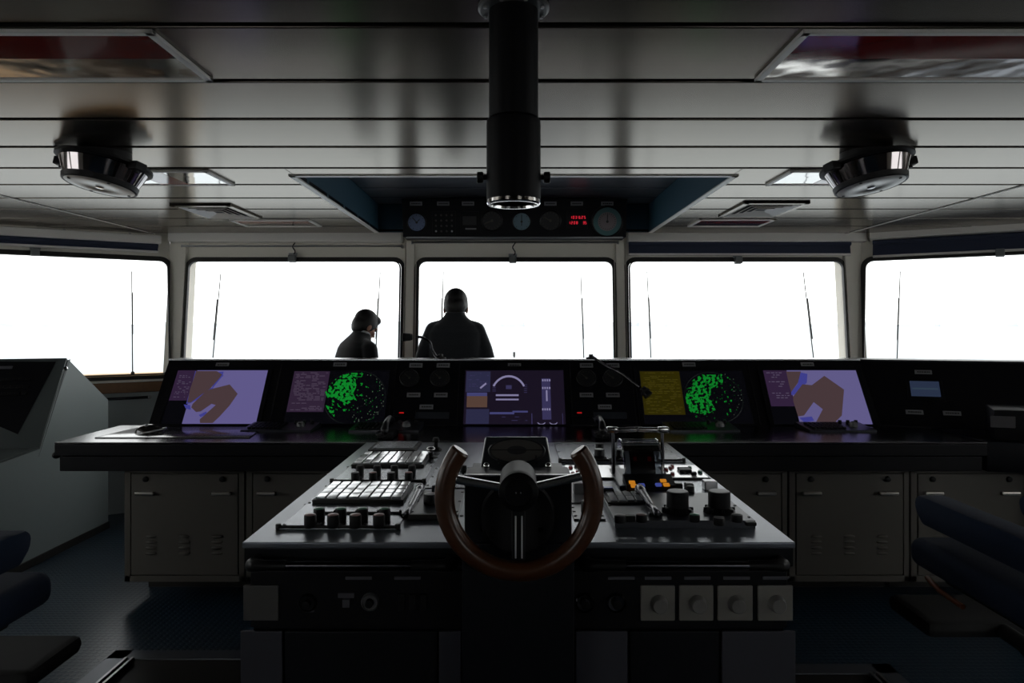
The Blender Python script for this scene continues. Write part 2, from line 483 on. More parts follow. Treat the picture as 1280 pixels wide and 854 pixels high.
# side walls: LEFTP U = -LD (towards the corner), so u is negative to the left
LW0, LW1 = -3.2, 0.0
lh1 = LEFTP.uv(212, 380).x
m_ = window(1, LEFTP, LW0, LW1, lh1-1.75, lh1, .08, hz1); struct(m_.build('wall_left', CREAM))
rh0 = RIGHTP.uv(1079.5, 380).x
m_ = window(5, RIGHTP, 0, 3.2, rh0, rh0+1.75, .08, hz1); struct(m_.build('wall_right', CREAM))
# lower walls, vertical
mb = MB(); mb.b2((CL.x, 6.18, 0), (CR.x, 6.24, ZS)); struct(mb.build('wall_front', CREAM))
LE = CL+LD*3.2; RE = CR+RD*3.2
LGW = mat('lower wall grey green', (0.48, 0.52, 0.52), rough=0.5, var=0.05, vscale=3)
def lowwall(A, B, out, name):
    mb = MB(); o = out*0.06
    A0 = Vector((A.x, A.y, 0)); B0 = Vector((B.x, B.y, 0)); up = Vector((0, 0, ZS))
    mb.solid([A0, B0, B0+o, A0+o], [A0+up, B0+up, B0+o+up, A0+o+up]); return struct(mb.build(name, LGW))
lowwall(CL, LE, LO, 'wall_left'); lowwall(CR, RE, RO, 'wall_right')
# far side closures and rear sides; their windows are unseen, added to let in light
SLP = Plane((LE.x, -3.2, 0), (0, 1, 0), (0, 0, 1)); SRP = Plane((RE.x, RE.y, 0), (0, -1, 0), (0, 0, 1))
m_ = window(6, SLP, 4.95, LE.y+3.25, 5.1, 7.45, 1.13, 2.16, top=2.7); struct(m_.build('wall_left', CREAM))
m_ = window(8, SLP, 0, 4.95, 2.5, 4.85, 1.13, 2.16, top=2.7); struct(m_.build('wall_left', CREAM))
m_ = window(7, SRP, -.05, 2.7, .2, 2.55, 1.13, 2.16, top=2.7); struct(m_.build('wall_right', CREAM))  # right side windows out of view, added to brighten the front wall
m_ = window(9, SRP, 2.7, RE.y+3.2, 2.8, 5.15, 1.13, 2.16, top=2.7); struct(m_.build('wall_right', CREAM))
BKP = Plane((-5.7, -3.2, 0), (1, 0, 0), (0, 0, 1)); BKP = Plane((5.7, -3.2, 0), (-1, 0, 0), (0, 0, 1))
m_ = window(10, BKP, 0, 5.7, 2.4, 3.9, 1.2, 2.1, top=2.7); struct(m_.build('wall_back', DARKW))  # two rear windows added behind the camera to light console fronts and wheel
m_ = window(11, BKP, 5.7, 11.4, 7.5, 9.0, 1.2, 2.1, top=2.7); struct(m_.build('wall_back', DARKW))
# corner posts (cover the mitres)
for C, nm, px in ((CL, 'trim_4', 221), (CR, 'trim_5', 1068)):
    mb = MB(); v = leanv((0, 1)); top = C+v*HGT
    o = [Vector((-.07, -.03, 0)), Vector((.07, -.03, 0)), Vector((.11, .10, 0)), Vector((-.11, .10, 0))]
    mb.solid([C+q for q in o], [top+q for q in o]); mb.solid([Vector((C.x, C.y, 0))+q for q in o], [C+q for q in o])
    struct(mb.build(nm, CREAM))
# raised vertical mouldings on the posts between the windows
mb = MB()
for px in (512, 776):
    u = fx(px, 400); mb.box((u, HGT/2, .012), (.075, HGT, .024), FRONT.M, bev=.008)
    for s in (-.05, .05): mb.box((u+s, HGT/2, .006), (.006, HGT, .014), FRONT.M)
struct(mb.build('trim_6', CREAM))
# wooden sills
def sill(P, a, b, name):
    mb = MB(); mb.box(((a+b)/2, -.012, .035), (b-a, .085, .07), P.M, bev=.006)
    mb.m(1).box(((a+b)/2, .037, .03), (b-a, .012, .085), P.M, bev=.003)
    struct(mb.build(name, [SILL, RAILC]))
sill(LEFTP, LW0+.05, -.06, 'trim_7'); sill(RIGHTP, .06, 3.1, 'trim_8'); sill(FRONT, CL.x+.08, CR.x-.08, 'trim_9')

# ------------------------------------------------------------------ outside
mb = MB(); mb.b2((-9000, 40, -24), (9000, 12000, -22)); o = struct(mb.build('sea_surface', SEA))
mb = MB()
for k in range(46):
    x = -5200+k*230+random.uniform(-60, 60); h = random.uniform(14, 60); y = 6800+random.uniform(-400, 400)
    mb.b2((x, y, -22), (x+random.uniform(120, 320), y+300, -22+h))
struct(mb.build('distant_coast', LAND))
def bulwark():
    b = empty('bulwark', (-4.2, 8.6, 0), 'long buff painted ship bulwark outside below the leftmost window', 'railing')
    A = LEFTP.w(-2.8, 0, -1.0); B = LEFTP.w(.4, 0, -1.0); zt = 1.57-61/900*7.0
    mb = MB(); A.z = B.z = 0; o = LO*.12
    mb.solid([A, B, B+o, A+o], [Vector((p.x, p.y, zt-.06)) for p in (A, B, B+o, A+o)]); mb.build('plate', BULW, b)
    mb = MB(); o = LO*.2; A2 = A-LO*.04; B2 = B-LO*.04
    mb.solid([Vector((p.x, p.y, zt-.06)) for p in (A2, B2, B2+o, A2+o)], [Vector((p.x, p.y, zt)) for p in (A2, B2, B2+o, A2+o)]); mb.build('cap_rail', BULW, b)
bulwark()
# deck outside that carries the bulwark, and the foremast
mb = MB(); mb.b2((-9, 6.7, -.4), (9, 11, -.05)); struct(mb.build('outer_deck', DECKM))
fm = empty('foremast', (0.05, 60, -10), 'small dark foremast standing on the bow far outside the middle window', 'mast')
mb = MB(); mb.cyl((.05, 60, -10), (.05, 60, -.8), .10, .07, 12); mb.build('mast_pole', GASKET, fm)
mb = MB(); mb.box((.05, 60, -.95), (.2, .2, .35), bev=.03); mb.build('mast_lamp', GASKET, fm)
mb = MB(); mb.solid([(-16, 12, -14), (16, 12, -14), (16, 12, -10), (-16, 12, -10)], [(-2, 62, -14), (2, 62, -14), (2, 62, -10), (-2, 62, -10)])
struct(mb.build('foredeck', DECKM))

# ------------------------------------------------------------------ window gear
# wipers: px of top, px of bottom, label
wip = [(LEFTP, (166, 337), (167, 466), 'thin black wiper on the leftmost window'),
       (FRONT, (271, 340), (261, 449), 'thin slanting wiper at the left side of the window with the leaning person'),
       (FRONT, (473, 338), (467, 449), 'thin wiper rising behind the head of the person in black suit'),
       (FRONT, (553, 337), (550, 449), 'thin wiper beside the left shoulder of the person in charcoal suit'),
       (FRONT, (727, 338), (731, 449), 'thin wiper at the right side of the middle window'),
       (FRONT, (811, 337), (816, 449), 'thin wiper at the left side of the window right of the middle one'),
       (FRONT, (1009, 338), (1022, 449), 'faint slanting wiper at the right side of the fourth window'),
       (RIGHTP, (1124, 337), (1120, 449), 'thin wiper on the rightmost window')]
for P, a, b, lab in wip:
    ua = P.uv(*a); ub = P.uv(*b)
    d = (ub-ua).normalized()
    if P is not LEFTP: ub = ub+d*max(0, (ub.y-.0)/max(1e-3, -d.y))
    B = P.w(ub.x, ub.y, -.08)
    r = empty('window_wiper', B, lab, 'wiper', 'wipers outside the windows')
    mb = MB(); mb.cyl(P.w(ub.x, ub.y, -.08), P.w(ua.x, ua.y, -.085), .0055, .004, 8); mb.build('arm', GASKET, r)
    mid = ua.lerp(ub, .42)
    mb = MB(); mb.box((0, 0, 0), (.012, .36, .016), P.M @ T(mid.x, mid.y, -.066) @ Matrix.Rotation(math.atan2(ub.x-ua.x, ua.y-ub.y), 4, 'Z'), bev=.003)
    mb.build('blade', GASKET, r)
    mb = MB(); mb.cyl(P.w(ub.x, ub.y, -.062), P.w(ub.x, ub.y, -.10), .016, .013, 12, bev=.003); mb.build('pivot', GASKET, r)
# small junction boxes on the top edge of each window
for P, px, py, lab in ((LEFTP, 44, 318, 'small grey wiper motor box above the leftmost window'),
                       (FRONT, 367, 326, 'small grey wiper motor box above the window with the leaning person'),
                       (FRONT, 641, 327, 'small grey wiper motor box above the middle window'),
                       (FRONT, 921, 328, 'small grey wiper motor box under the lowered navy blind'),
                       (RIGHTP, 1250, 319, 'small grey wiper motor box above the rightmost window')):
    u = P.uv(px, py); r = empty('wiper_motor', P.w(u.x, u.y, .0), lab, 'motor box', 'wiper motor boxes over the windows')
    mb = MB(); mb.box((u.x, u.y+.01, .042), (.062, .06, .055), P.M, bev=.006); mb.build('housing', WHITEP if False else mat('motor grey', (.16, .17, .17), .5), r)
    mb = MB(); mb.box((u.x, u.y+.05, .022), (.075, .03, .014), P.M, bev=.003); mb.build('bracket', STEEL, r)
    if P is FRONT and px < 700:
        mb = MB(); mb.tube([P.w(u.x+.01+.012*math.sin(k*1.1), u.y+.05+.016*k, .035) for k in range(8)], .005, 8); mb.build('cable', RUBBER, r)

# light rails over windows (blind cassettes)
def cassette(P, a, b, v0, v1, depth, lab, name='blind_cassette', mt=None):
    r = empty(name, P.w((a+b)/2, v0, 0), lab, 'blind box')
    mb = MB(); mb.box(((a+b)/2, (v0+v1)/2, depth/2), (b-a, v1-v0, depth), P.M, bev=.008); mb.build('housing', mt or RAILC, r)
    mb = MB()
    n = max(2, int((b-a)/.45))
    for k in range(n):
        x = a+(b-a)*(k+.5)/n; mb.box((x, v1+.002, depth*.7), (.02, .02, .02), P.M, bev=.004)
    mb.build('bracket', STEEL, r)
    return r
vt = fz(294); vb = fz(304.5)
cassette(FRONT, fx(216, 300), fx(504, 300), vb, vt, .10, 'long pale blind cassette above the window with the leaning person')
cassette(FRONT, fx(783, 300), fx(1077, 300), vb, vt, .10, 'long pale blind cassette above the navy blind')
cassette(LEFTP, -2.9, -.08, LEFTP.uv(150, 300.5).y-.028, LEFTP.uv(150, 300.5).y+.04, .10, 'pale blind cassette above the leftmost window')
cassette(RIGHTP, .08, 2.9, RIGHTP.uv(1180, 292).y-.03, RIGHTP.uv(1180, 292).y+.04, .10, 'pale blind cassette above the rightmost window')
def rod(P, a, b, v, n, lab):
    r = empty('curtain_rod', P.w(a, v, n), lab, 'rod')
    mb = MB(); mb.cyl(P.w(a, v, n), P.w(b, v, n), .009, .009, 10); mb.build('tube', STEEL, r)
    mb = MB()
    for x in (a, b): mb.box((x, v, n/2), (.02, .03, n), P.M, bev=.004)
    mb.build('bracket', STEEL, r)
rod(FRONT, fx(229, 308), fx(503, 308), fz(308.5), .03, 'thin metal rod below the left pale blind cassette')
rod(FRONT, fx(516, 303), fx(772, 303), fz(304), .03, 'thin metal rod under the overhead instrument box')
def blind(P, a, b, v0, v1, lab):
    r = empty('roller_blind', P.w((a+b)/2, v0, .03), lab, 'blind')
    mb = MB(); mb.box(((a+b)/2, (v0+v1)/2, .04), (b-a, v1-v0, .008), P.M)
    mb.cyl(P.w(a, v1, .05), P.w(b, v1, .05), .02, .02, 14); mb.build('cloth', NAVY, r)
    mb = MB(); mb.box(((a+b)/2, v0, .04), (b-a, .02, .022), P.M, bev=.006); mb.build('bottom_bar', RAILC, r)
blind(FRONT, fx(785, 310), fx(1060, 310), fz(319.5), fz(306), 'navy roller blind pulled slightly down over the window right of the middle')
blind(RIGHTP, .1, 2.9, RIGHTP.uv(1180, 318).y, RIGHTP.uv(1180, 300).y, 'navy roller blind at the top of the rightmost window')
blind(LEFTP, -2.9, -.1, LEFTP.uv(120, 312.5).y, LEFTP.uv(120, 305).y, 'dark roller blind rolled up above the leftmost window')
# grab rail under the left window
r = empty('grab_rail', LEFTP.w(-.5, -.1, 0), 'thin grab rail under the wooden sill of the leftmost window', 'handrail')
a = LEFTP.uv(60, 489).x; b = LEFTP.uv(186, 486).x; v = -.10
pa, pb = LEFTP.w(a, v, .06), LEFTP.w(b, v, .06)
mb = MB(); mb.cyl(pa, pb, .012, .012, 12); mb.build('tube', DSTEEL, r)
mb = MB()
for p in (a, b): mb.cyl(LEFTP.w(p, v, -.02), LEFTP.w(p, v, .075), .014, .016, 12, bev=.004)
mb.build('bracket', STEEL, r)

# ------------------------------------------------------------------ ceiling fixtures
def ceiling_light(x0, x1, y0, y1, lab, red=REDAC, split=.5, group='recessed ceiling lights', mid=None):
    r = empty('ceiling_light', ((x0+x1)/2, (y0+y1)/2, ZC-.012), lab, 'ceiling light', group)
    w = .022; z0, z1 = ZC-.012, ZC-.0005
    mb = MB()
    mb.b2((x0, y0, z0), (x1, y0+w, z1), bev=.002); mb.b2((x0, y1-w, z0), (x1, y1, z1), bev=.002)
    mb.b2((x0, y0, z0), (x0+w, y1, z1), bev=.002); mb.b2((x1-w, y0, z0), (x1, y1, z1), bev=.002)
    mb.build('frame', RAILC, r)
    ym = y0+(y1-y0)*split
    if mid is None:
        mb = MB(); mb.b2((x0+w, y0+w, z0+.004), (x1-w, ym, z1)); plab(mb.build('cover', red, r), 'glossy red cover')
        mb = MB(); mb.b2((x0+w, ym+.004, z0+.005), (x1-w, y1-w, z1)); plab(mb.build('reflector', REFL, r), 'shiny reflector')
    else:
        a, b = mid
        mb = MB(); mb.b2((a, y0+w, z0+.004), (b, y1-w, z1)); plab(mb.build('cover', red, r), 'glossy red cover')
        mb = MB(); mb.b2((x0+w, y0+w, z0+.005), (a-.002, y1-w, z1)); plab(mb.build('reflector', REFL, r), 'shiny reflector')
        mb = MB(); mb.b2((b+.002, y0+w, z0+.005), (x1-w, y1-w, z1)); plab(mb.build('reflector', REFL, r), 'shiny reflector')
    return r
ceiling_light(-2.16, -.955, 1.90, 2.29, 'large ceiling light half red cover at the top left, over the left chair')
ceiling_light(.765, 1.97, 1.90, 2.29, 'large ceiling light half red cover at the top right')
ceiling_light(-2.15, -1.55, 3.64, 4.01, 'ceiling light partly behind the left round lamp', mid=(-1.95, -1.80), red=FAINTR)
ceiling_light(1.40, 2.0, 3.64, 4.01, 'ceiling light partly behind the right round lamp', mid=(1.65, 1.85), red=FAINTR)
ceiling_light(-2.12, -1.52, 5.36, 5.72, 'thin red ceiling light near the blind cassette left of the recess', red=FAINTR)
ceiling_light(1.38, 1.95, 5.34, 5.72, 'thin red ceiling light near the blind cassette right of the recess', red=REDAC)
def vent(x0, x1, y0, y1, lab):
    r = empty('ceiling_vent', ((x0+x1)/2, (y0+y1)/2, ZC-.03), lab, 'air vent', 'ceiling air vents')
    mb = MB(); n = 5; cx, cy = (x0+x1)/2, (y0+y1)/2
    hx, hy = (x1-x0)/2, (y1-y0)/2
    for k in range(1, n):
        f0 = 1-k/n*.9; f1 = f0-.9/n*.62
        zo, zi = ZC-.016, ZC-.0055
        O = [(cx-hx*f0, cy-hy*f0), (cx+hx*f0, cy-hy*f0), (cx+hx*f0, cy+hy*f0), (cx-hx*f0, cy+hy*f0)]
        I = [(cx-hx*f1, cy-hy*f1), (cx+hx*f1, cy-hy*f1), (cx+hx*f1, cy+hy*f1), (cx-hx*f1, cy+hy*f1)]
        for i in range(4):
            j = (i+1) % 4
            A = [(*O[i], zo), (*O[j], zo), (*I[j], zi), (*I[i], zi)]
            B = [(*O[i], zo+.003), (*O[j], zo+.003), (*I[j], zi+.0025), (*I[i], zi+.0025)]
            mb.solid(A, B)
    plab(mb.build('louvres', RAILC, r), 'nested square louvres')
    mb = MB(); w = .035
    mb.b2((x0, y0, ZC-.014), (x1, y0+w, ZC-.0005), bev=.003); mb.b2((x0, y1-w, ZC-.014), (x1, y1, ZC-.0005), bev=.003)
    mb.b2((x0, y0, ZC-.014), (x0+w, y1, ZC-.0005), bev=.003); mb.b2((x1-w, y0, ZC-.014), (x1, y1, ZC-.0005), bev=.003)
    mb.build('frame', CEIL, r)
    mb = MB(); mb.b2((x0+.01, y0+.01, ZC-.004), (x1-.01, y1-.01, ZC-.0008)); mb.build('backing', GAP, r)
vent(-2.24, -1.84, 4.68, 5.28, 'square louvred air vent in the ceiling left of the recess')
vent(1.47, 1.89, 4.58, 5.18, 'square louvred air vent in the ceiling right of the recess')

def round_lamp(x, y, lab, sgn):
    r = empty('round_ceiling_lamp', (x, y, ZC), lab, 'ceiling lamp', 'round ceiling lamps')
    M = T(x, y, ZC-.048) @ Matrix.Rotation(math.radians(8)*sgn*-1, 4, 'Y') @ Matrix.Rotation(math.radians(-8), 4, 'X') @ Matrix.Diagonal((1, 1, .86, 1))
    mb = MB(); mb.lathe([(0, -.001), (.11, -.001), (.11, -.055), (.0, -.055)], T(x, y, ZC), 32); mb.build('mount', BLACKP, r)
    mb = MB(); mb.lathe([(0, -.001), (.20, -.001), (.20, -.014), (.185, -.02), (.0, -.02)], M, 48)
    mb.build('mounting_plate', BLACKP, r)
    mb = MB(); mb.lathe([(.175, -.02), (.180, -.026), (.152, -.105), (.14, -.11)], M, 48)
    plab(mb.build('glass_shade', mat('smoked lamp glass', (.34, .31, .31), .07, metal=1.0, bump=None), r), 'shiny tapered shade')
    mb = MB(); mb.lathe([(.150, -.103), (.158, -.105), (.154, -.130), (.146, -.134), (.140, -.130)], M, 48); mb.build('rim', BLACKP, r)
    mb = MB(); mb.lathe([(0, -.120), (.138, -.120), (.148, -.1315), (.12, -.136), (.06, -.138), (.055, -.1365), (.0, -.137)], M, 48); plab(mb.build('cover_plate', LENSW, r), 'pale round bottom plate')
    mb = MB(); mb.lathe([(0, -.1372), (.018, -.1372), (.016, -.140), (0, -.141)], M, 24); mb.build('boss', CHROME, r)
    for k in range(4):
        a = PI/4+k*PI/2
        mb = MB(); mb.lathe([(.0065, -.134), (.006, -.1385), (0, -.1385)], M @ T(.125*math.cos(a), .125*math.sin(a)), 10); mb.build('screw', GASKET, r)
    for a in (PI*.97 if sgn < 0 else .03*PI, -.12*PI if sgn < 0 else 1.12*PI):
        mb = MB()
        mb.box((.205, 0, -.022), (.05, .06, .044), M @ Matrix.Rotation(a, 4, 'Z'), bev=.006)
        mb.lathe([(.012, -.03), (.010, -.055), (0, -.055)], M @ T(.205*math.cos(a), .205*math.sin(a)), 12); mb.build('clip', BLACKP, r)
    return r
round_lamp(-1.855, 3.27, 'round ceiling lamp with pale bottom plate, on the left ceiling', -1)
round_lamp(1.60, 3.27, 'round ceiling lamp with pale bottom plate, on the right ceiling', 1)

# periscope tube of the magnetic compass
r = empty('compass_periscope', (0.0, 1.77, ZC), 'thick black periscope tube hanging from the ceiling above the steering wheel', 'periscope')
M = T(0.0, 1.77, 0)
mb = MB(); mb.lathe([(0, ZC), (.0875, ZC), (.0875, ZC-.008), (.082, ZC-.012), (.06, ZC-.012)], M, 40); plab(mb.build('flange', mat('periscope flange', (.10, .10, .10), .4), r), 'round grey flange with bolts')
for k in range(8):
    a = PI/8+k*PI/4; p = Vector((.075*math.cos(a), 1.77+.075*math.sin(a), ZC-.011))
    mb = MB(); mb.cyl(p, p-Vector((0, 0, .006)), .0055, .0045, 8); mb.build('bolt', STEEL, r)
mb = MB(); mb.lathe([(.0605, ZC-.01), (.0605, 2.06), (.058, 2.05)], M, 40); mb.build('tube', PERI, r)
mb = MB(); mb.lathe([(.0605, 2.075), (.066, 2.068), (.0665, 2.06), (.0665, 1.88), (.064, 1.866), (.058, 1.864), (.055, 1.88), (0, 1.885)], M, 40); mb.build('collar', PERI, r)
mb = MB(); mb.lathe([(.0655, 1.874), (.066, 1.866), (.063, 1.862), (.057, 1.862), (.056, 1.868)], M, 48); plab(mb.build('rim', CHROME, r), 'bright rim')
for s in (-1, 1):
    mb = MB(); p = Vector((s*.064, 1.77, 1.93)); mb.cyl(p, p+Vector((s*.012, 0, 0)), .006, .006, 12)
    mb.cyl(p+Vector((s*.010, 0, 0)), p+Vector((s*.026, 0, 0)), .014, .014, 18, bev=.003); mb.build('knob', BLACKP, r)

# ------------------------------------------------------------------ overhead instrument box
OH = Plane((0.0, 5.86, 2.278), (1, 0, 0), Vector((0, -.06, .30)))
r = empty('overhead_instrument_panel', (0, 5.9, 2.28), 'black overhead instrument box with clock and dials above the middle window', 'instrument panel')
A = [OH.w(-.90, 0, 0), OH.w(.915, 0, 0), OH.w(.915, .305, 0), OH.w(-.90, .305, 0)]
Bk = [Vector((p.x, 6.10, z)) for p, z in zip(A, (2.278, 2.278, 2.585, 2.585))]
mb = MB(); mb.solid(A, Bk); mb.build('housing', PANELB, r)
mb = MB(); mb.box((.0075, -.004, .004), (1.76, .012, .03), OH.M, bev=.003); mb.build('bottom_rail', STEEL, r)
def nameplate(P, px, py, w, h, parent, name='name_plate', seed=0, dark=False):
    u = P.uv(px, py); rnd = random.Random(px*7+py)
    mb = MB(); mb.box((u.x, u.y, .002), (w, h, .004), P.M, bev=.0008)
    mb.m(1); x = u.x-w*.38
    while x < u.x+w*.36:
        l = rnd.uniform(.10, .2)*w; l = min(l, u.x+w*.4-x); mb.box((x+l/2, u.y, .0043), (l*.8, h*.32, .0006), P.M); x += l
    return mb.build(name, [LABEL, INK], parent)
for px in (520, 554, 585, 620, 688, 721, 759): nameplate(OH, px, 254.5, .10, .033, r)
def dial(P, px, py, rad, parent, facem, rimm, name='dial', ticks=12, hand=(60, -20), handm=INK, inner=None):
    u = P.uv(px, py); M = P.M @ T(u.x, u.y, 0)
    mb = MB(); mb.lathe([(rad*.93, 0), (rad*1.08, 0), (rad*1.08, .012), (rad*1.0, .016), (rad*.93, .012)], M, 40)
    d = mb.build(name, rimm, parent)
    mb = MB(); mb.lathe([(0, .006), (rad*.94, .006), (rad*.94, .002)], M, 40)
    if inner: mb.m(1).lathe([(0, .0075), (rad*inner[0], .0075), (rad*inner[0], .006)], M, 40)
    mb.build('dial_face', [facem]+([inner[1]] if inner else []), d)
    rr = rad*(inner[0] if inner else .94)
    mb = MB()
    for k in range(ticks):
        a = 2*PI*k/ticks; mb.box((rr*.84, 0, .009), (rr*.16, rr*.05, .001), M @ Matrix.Rotation(a, 4, 'Z'))
    mb.build('ticks', handm, d)
    mb = MB()
    for i, a in enumerate(hand):
        L = rr*(.75-.25*i); mb.box((L/2, 0, .0105+.001*i), (L, rr*.09, .001), M @ Matrix.Rotation(math.radians(a), 4, 'Z'))
    mb.lathe([(0, .013), (rr*.14, .013), (rr*.14, .009)], M, 16)
    mb.build('hand', handm, d)
    return d
CLOCKF = mat('clock face blue grey', (.14, .19, .33), .4)
DIALF = mat('dial face pale blue', (.16, .25, .30), .4)
TEAL = mat('teal dial ring', (.07, .17, .18), .4); PINKF = mat('pinkish dial face', (.23, .19, .20), .4)
DARKF = mat('dark dial face', (.018, .018, .02), .4); FAINTG = mat('faint dial marks', (.07, .065, .05), .5)
plab(dial(OH, 521, 278, .074, r, CLOCKF, BLACKP, 'clock', 12, (130, 45)), 'round blue faced clock')
plab(dial(OH, 615, 276, .082, r, DARKF, BLACKP, 'gauge', 16, (200,), FAINTG), 'dark round gauge')
plab(dial(OH, 652, 277, .074, r, DIALF, BLACKP, 'indicator', 8, (90, 270)), 'pale blue round indicator')
plab(dial(OH, 688, 276, .082, r, DARKF, BLACKP, 'gauge', 16, (150,), FAINTG), 'dark round gauge')
plab(dial(OH, 759, 277, .122, r, TEAL, BLACKP, 'rudder_indicator', 24, (90,), INK, (.62, PINKF)), 'large round dial with teal ring')
# switch panel, dim meter and red digits
p = MB(); u = OH.uv(555, 279); p.box((u.x, u.y, .004), (.19, .19, .008), OH.M, bev=.003); sp = p.build('switch_panel', PANELB, r)
rnd = random.Random(3)
for i in range(4):
    for j in range(4):
        p = MB(); q = (u.x-.065+.043*i, u.y-.065+.043*j, .008)
        p.cyl(OH.M @ Vector(q), OH.M @ Vector((q[0], q[1], .016)), .008, .007, 10)
        p.build('push_button', WHITEC if (i, j) in ((0, 0), (3, 0)) else (mat('dim button', (.06, .05, .05), .4)), sp)
u = OH.uv(587, 279); p = MB(); p.box((u.x, u.y, .004), (.15, .19, .008), OH.M, bev=.003); sp = p.build('meter_module', PANELB, r)
p = MB(); p.box((u.x, u.y+.02, .009), (.11, .07, .002), OH.M); p.build('meter_window', DARKF, sp)
p = MB(); p.box((u.x+.01, u.y-.045, .012), (.09, .012, .008), OH.M, bev=.003); p.build('slider', LABEL, sp)
REDD = emis('red digits', (1.0, .03, .06), .9)
u = OH.uv(721, 275); p = MB(); p.box((u.x, u.y, .004), (.18, .15, .008), OH.M, bev=.003); sp = p.build('digital_display', PANELB, r)
p = MB()
def seg(mb, M, x, y, h, d):
    w = h*.5; t = h*.12
    on = {'0': 'abcdef', '1': 'bc', '2': 'abged', '3': 'abgcd', '4': 'fgbc', '5': 'afgcd', '6': 'afgedc', '7': 'abc', '8': 'abcdefg', '9': 'abcdfg'}[d]
    for s in on:
        cx, cy, dx, dy = {'a': (0, h/2, w, t), 'g': (0, 0, w, t), 'd': (0, -h/2, w, t), 'f': (-w/2, h/4, t, h/2), 'b': (w/2, h/4, t, h/2), 'e': (-w/2, -h/4, t, h/2), 'c': (w/2, -h/4, t, h/2)}[s]
        mb.box((x+cx, y+cy, .0088), (dx, dy, .0012), M)
for k, ch in enumerate('103625'): seg(p, OH.M, u.x-.048+.021*k+(.006 if k > 2 else 0), u.y+.021, .02, ch)
for k, ch in enumerate('1208'): seg(p, OH.M, u.x-.062+.021*k, u.y-.022, .02, ch)
for k, ch in enumerate('35'): seg(p, OH.M, u.x+.055+.016*k, u.y-.022, .02, ch)
plab(p.build('red_digits', REDD, sp), 'glowing red digits')

# ------------------------------------------------------------------ forward console
ZD = 0.92; DY0 = 3.95
PP = Plane((0, 4.60, .925), (1, 0, 0), Vector((0, .27, .39)))     # sloped instrument panel
PLEN = .474
XL = PP.uv(186, 530).x; XR = 2.345
fc = empty('forward_console', (0, 4.8, 0), 'long black forward console with sloped instrument panel below the windows', 'console')
mb = MB()
prof = [(4.60, .925), (4.60+.27, 1.315), (4.885, 1.325), (5.05, 1.325), (5.05, .0), (4.62, .0)]
mb.solid([(XL, y, z) for y, z in prof], [(XR, y, z) for y, z in prof]); mb.build('body', PANELB, fc)
mb = MB(); mb.b2((XL-.006, 4.872, 1.322), (XR, 5.06, 1.332), bev=.001)
plab(mb.build('top_edge', mat('brushed aluminium edge', (.62, .64, .66), .25, metal=1.0), fc), 'bright metal top edge')
# seams between panel modules
for px in (345, 492, 573, 714, 792, 942, 1096):
    u = PP.uv(px, 490).x; mb = MB(); mb.box((u, PLEN/2, .0015), (.006, PLEN-.01, .003), PP.M); mb.build('panel_joint', GAP, fc)

dk = empty('desk', (0, 4.2, 0), 'long black desk ledge along the forward console with mouse mat on its left end', 'desk')
mb = MB(); mb.b2((-2.52, DY0, ZD-.012), (2.60, 4.615, ZD), bev=.003); mb.build('desk_top', DESK, dk)
mb = MB(); mb.b2((-2.52, DY0, ZD-.075), (2.60, 4.612, ZD-.012), bev=.004); mb.build('edge_band', PANELB, dk)
mb = MB(); mb.b2((-2.50, DY0+.012, ZD-.162), (2.58, 4.60, ZD-.08), bev=.006); mb.build('apron', PANELB, dk)
mb = MB(); mb.ell((-2.525, 3.98, ZD-.075), (.02, .03, .02)); mb.build('end_stop', BLACKP, dk)

def cabinet(x0, x1, lab, door=True):
    y0, y1 = 4.05, 4.55; z0, z1 = .118, .756
    r = empty('under_desk_cabinet', ((x0+x1)/2, (y0+y1)/2, z0), lab, 'cabinet', 'beige cabinets under the forward desk')
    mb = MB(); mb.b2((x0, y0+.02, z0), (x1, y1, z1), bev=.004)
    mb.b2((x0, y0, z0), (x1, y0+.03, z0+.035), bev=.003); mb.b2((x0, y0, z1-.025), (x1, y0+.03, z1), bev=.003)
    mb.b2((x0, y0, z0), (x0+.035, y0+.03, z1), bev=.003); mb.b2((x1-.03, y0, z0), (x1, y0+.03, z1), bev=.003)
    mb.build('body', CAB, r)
    mb = MB(); mb.b2((x0+.01, 4.30, 0), (x1-.01, 4.50, z0)); mb.build('plinth', GASKET, r)
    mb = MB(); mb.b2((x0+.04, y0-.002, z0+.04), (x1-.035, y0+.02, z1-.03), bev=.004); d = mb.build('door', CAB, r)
    cx = (x0+x1)/2
    for s in (-.215, .215):
        mb = MB(); mb.box((cx+s, y0-.018, .620), (.105, .022, .020), bev=.006)
        for q in (-.04, .04): mb.box((cx+s+q, y0-.006, .620), (.012, .016, .012))
        mb.build('handle', HANDLEM, d)
        mb = MB(); mb.cyl((cx+s, y0+.002, .697), (cx+s, y0-.014, .697), .017, .015, 16, bev=.003); mb.build('lock', BLACKP, d)
    for s in (-.185, 0, .185):
        mb = MB()
        for k in range(4):
            mb.ell((cx+s, y0-.003, .375-.032*k), (.034, .009, .009), seg=10)
        mb.build('vent_slots', CAB, d)
    return r
cabinet(-2.19, -1.515, 'beige cabinet under the left end of the desk, beside open floor')
cabinet(-1.505, -.835, 'beige cabinet under the desk, just left of the centre console')
cabinet(.865, 1.54, 'beige cabinet under the desk, just right of the centre console')
cabinet(1.55, 2.225, 'beige cabinet under the desk with two handles, left of the right chair')
cabinet(2.235, 2.905, 'beige cabinet under the desk, behind the right chair')

